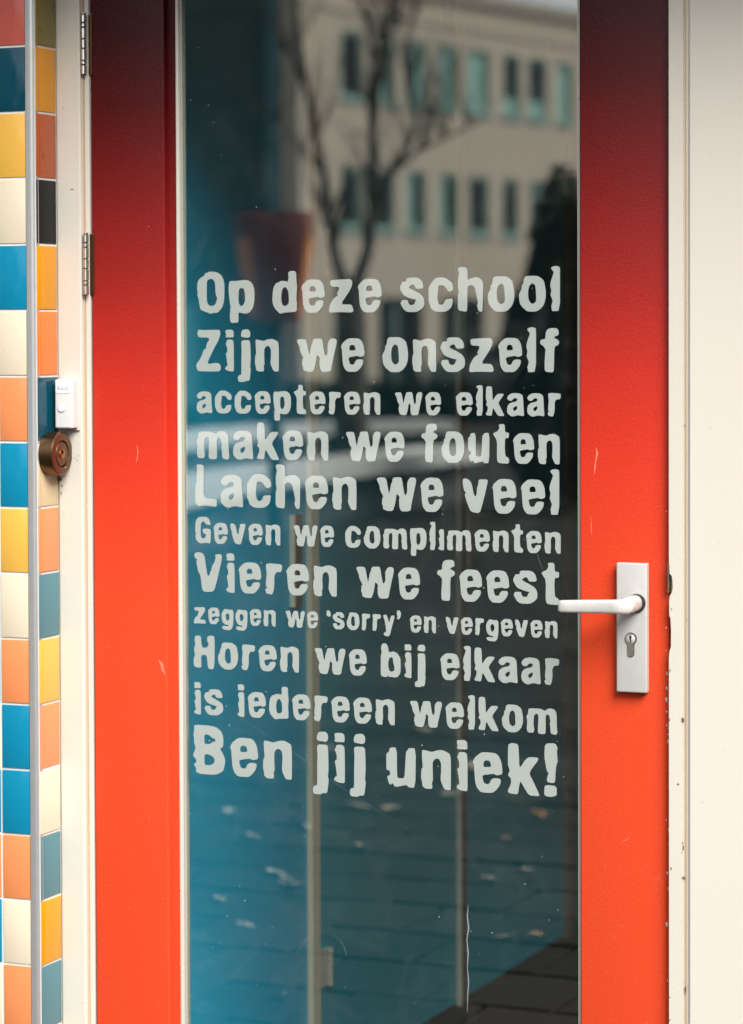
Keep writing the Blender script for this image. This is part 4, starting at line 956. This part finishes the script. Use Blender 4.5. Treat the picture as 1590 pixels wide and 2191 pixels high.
# curved white benches
def bench(pts, label):
    P_ = [refl_z(px, py, .45) for px, py in pts]
    c = sum(P_, Vector())/len(P_); t = thing('concrete_bench', (c.x, c.y, 0), label, 'bench', 'long curved benches in the yard')
    def strip(w0, w1, z0, z1):
        b = bmesh.new(); rings = []
        n = len(P_)
        for i, p in enumerate(P_):
            d = (P_[min(i+1, n-1)]-P_[max(i-1, 0)]); d.z = 0; d.normalize(); s = Vector((-d.y, d.x, 0))
            if s.dot(Vector((CAM.x, -CAM.y*0, 0))-Vector((p.x, p.y, 0))) > 0: s = -s
            q = Vector((p.x, p.y, 0))
            rings.append([b.verts.new(q+s*w0+Vector((0, 0, z0))), b.verts.new(q+s*w1+Vector((0, 0, z0))), b.verts.new(q+s*w1+Vector((0, 0, z1))), b.verts.new(q+s*w0+Vector((0, 0, z1)))])
        for a, e in zip(rings, rings[1:]):
            for k in range(4): b.faces.new((a[k], a[(k+1) % 4], e[(k+1) % 4], e[k]))
        b.faces.new(rings[0][::-1]); b.faces.new(rings[-1]); bmesh.ops.recalc_face_normals(b, faces=b.faces); return b
    obj('seat', strip(-.25, .35, .33, .45), M['white_conc'], t); obj('plinth', strip(-.12, .28, 0, .328), M['grey_conc'], t)
def samp(pts, k=4):
    out = []
    for (a, b_) in zip(pts, pts[1:]):
        for i in range(k): out.append((a[0]+(b_[0]-a[0])*i/k, a[1]+(b_[1]-a[1])*i/k))
    return out+[pts[-1]]
bench(samp([(300, 1052), (395, 1030), (500, 1012), (620, 996), (760, 980), (900, 963), (975, 955)]), 'nearer of the two long white concrete benches, mirrored behind the words about laughing')
bench(samp([(300, 945), (395, 930), (500, 916), (620, 908), (800, 903), (945, 899)]), 'farther of the two long white concrete benches, mirrored higher in the pane')

# funnel ball game
FD = 19.0
fp = refl(588, 745, FD); fu = thing('ball_funnel', (fp.x, fp.y, 0), 'dark red and orange ball funnel on a post, mirrored at the left of the pane', 'playground equipment')
zt, zb_ = refl(588, 455, FD).z, refl(588, 690, FD).z
rt = 86/FPX*FD; rb = 58/FPX*FD
b = bmesh.new(); lathe(b, [(rb*.9, zb_), (rb, zb_+.04), (rt*.97, zt-.18), (rt, zt-.14), (rt, zt), (rt-.03, zt), (rt-.05, zt-.2), (rb-.04, zb_+.06)], 36, Matrix.Translation((fp.x, fp.y, 0))); obj('funnel', b, M['funnel_red'], fu, smooth=True)
for a0 in (R(102), R(-30), R(230)):
    b = bmesh.new()
    for (r_a, za, r_b, zb2) in ((rb+.006, zb_+.05, rt*.97+.006, zt-.18),):
        n = 6; q = []
        for i in range(n+1):
            a = a0+R(42)*i/n; q.append((b.verts.new((fp.x+r_a*math.cos(a), fp.y+r_a*math.sin(a), za)), b.verts.new((fp.x+r_b*math.cos(a), fp.y+r_b*math.sin(a), zb2))))
        for u, v in zip(q, q[1:]): b.faces.new((u[0], v[0], v[1], u[1]))
    ex = bmesh.ops.extrude_face_region(b, geom=b.faces[:])
    bmesh.ops.scale(b, vec=(.985, .985, 1), verts=[v for v in ex['geom'] if isinstance(v, bmesh.types.BMVert)], space=Matrix.Translation((-fp.x, -fp.y, 0)))
    obj('orange_stripe', b, M['funnel_orange'], fu)
b = bmesh.new(); lathe(b, [(.05, 0), (.05, zb_+.05)], 14, Matrix.Translation((fp.x, fp.y, 0))); obj('post', b, M['pole'], fu, smooth=True)

# silver hatchback parked by the entrance
cp_ = refl_z(1175, 886, 0); carl = 4.0
car = thing('parked_car', (cp_.x, cp_.y, 0), 'pale silver hatchback parked by the building, mirrored blurred at the right of the pane', 'car')
side_ = [(-2.0, .32), (-2.0, .72), (-1.9, .92), (-1.1, 1.0), (-.45, 1.38), (.9, 1.42), (1.55, 1.30), (1.9, .92), (1.98, .6), (1.98, .32)]
b = bmesh.new(); prism(b, side_, -.82, .82); bmesh.ops.bevel(b, geom=b.edges[:], offset=.05, segments=2, affect='EDGES'); 
def put(o): o.rotation_euler = (0, 0, R(4)); return o
def cobj(name, b, mt, smooth=False, par=None): o = obj(name, b, mt, None, smooth, origin=Vector((0, 0, 0))); ORG[o.name] = ORG[(par or car).name]; o.parent = par or car; o.location = (0, 0, 0); return o
body = cobj('body', b, M['car'], True)
for s in (-1, 1):
    for (pts) in ([(-.95, 1.0), (-.42, 1.3), (.15, 1.33), (.15, .98)], [(.22, .98), (.22, 1.33), (.9, 1.33), (1.4, 1.2), (1.45, .98)]):
        b = bmesh.new(); prism(b, pts, s*.822, s*.83); cobj('side_window', b, M['car_glass'])
    for xx in (-1.25, 1.2):
        b = bmesh.new(); lathe(b, [(.3, -.09), (.32, -.06), (.32, .06), (.3, .09)], 24, Matrix.Translation((xx, s*.76, .32)) @ ROT_X90); wq = cobj('wheel', b, M['tyre'], True)
        b = bmesh.new(); lathe(b, [(.19, -.095), (.2, .095)], 20, Matrix.Translation((xx, s*.765, .32)) @ ROT_X90); cobj('rim', b, M['rim'], True, wq)
b = bmesh.new(); prism(b, [(-1.06, 1.02), (-.5, 1.345), (-.47, 1.33), (-1.03, 1.0)], -.72, .72); bmesh.ops.translate(b, verts=b.verts, vec=(-.03, 0, .01)); cobj('windscreen', b, M['car_glass'])
for s in (-1, 1):
    b = bmesh.new(); box(b, -2.02, -1.95, s*.72-.14, s*.72+.04, .66, .78, bev=.02); cobj('headlight', b, M['pane_pale'])
car.rotation_euler = (0, 0, R(4))
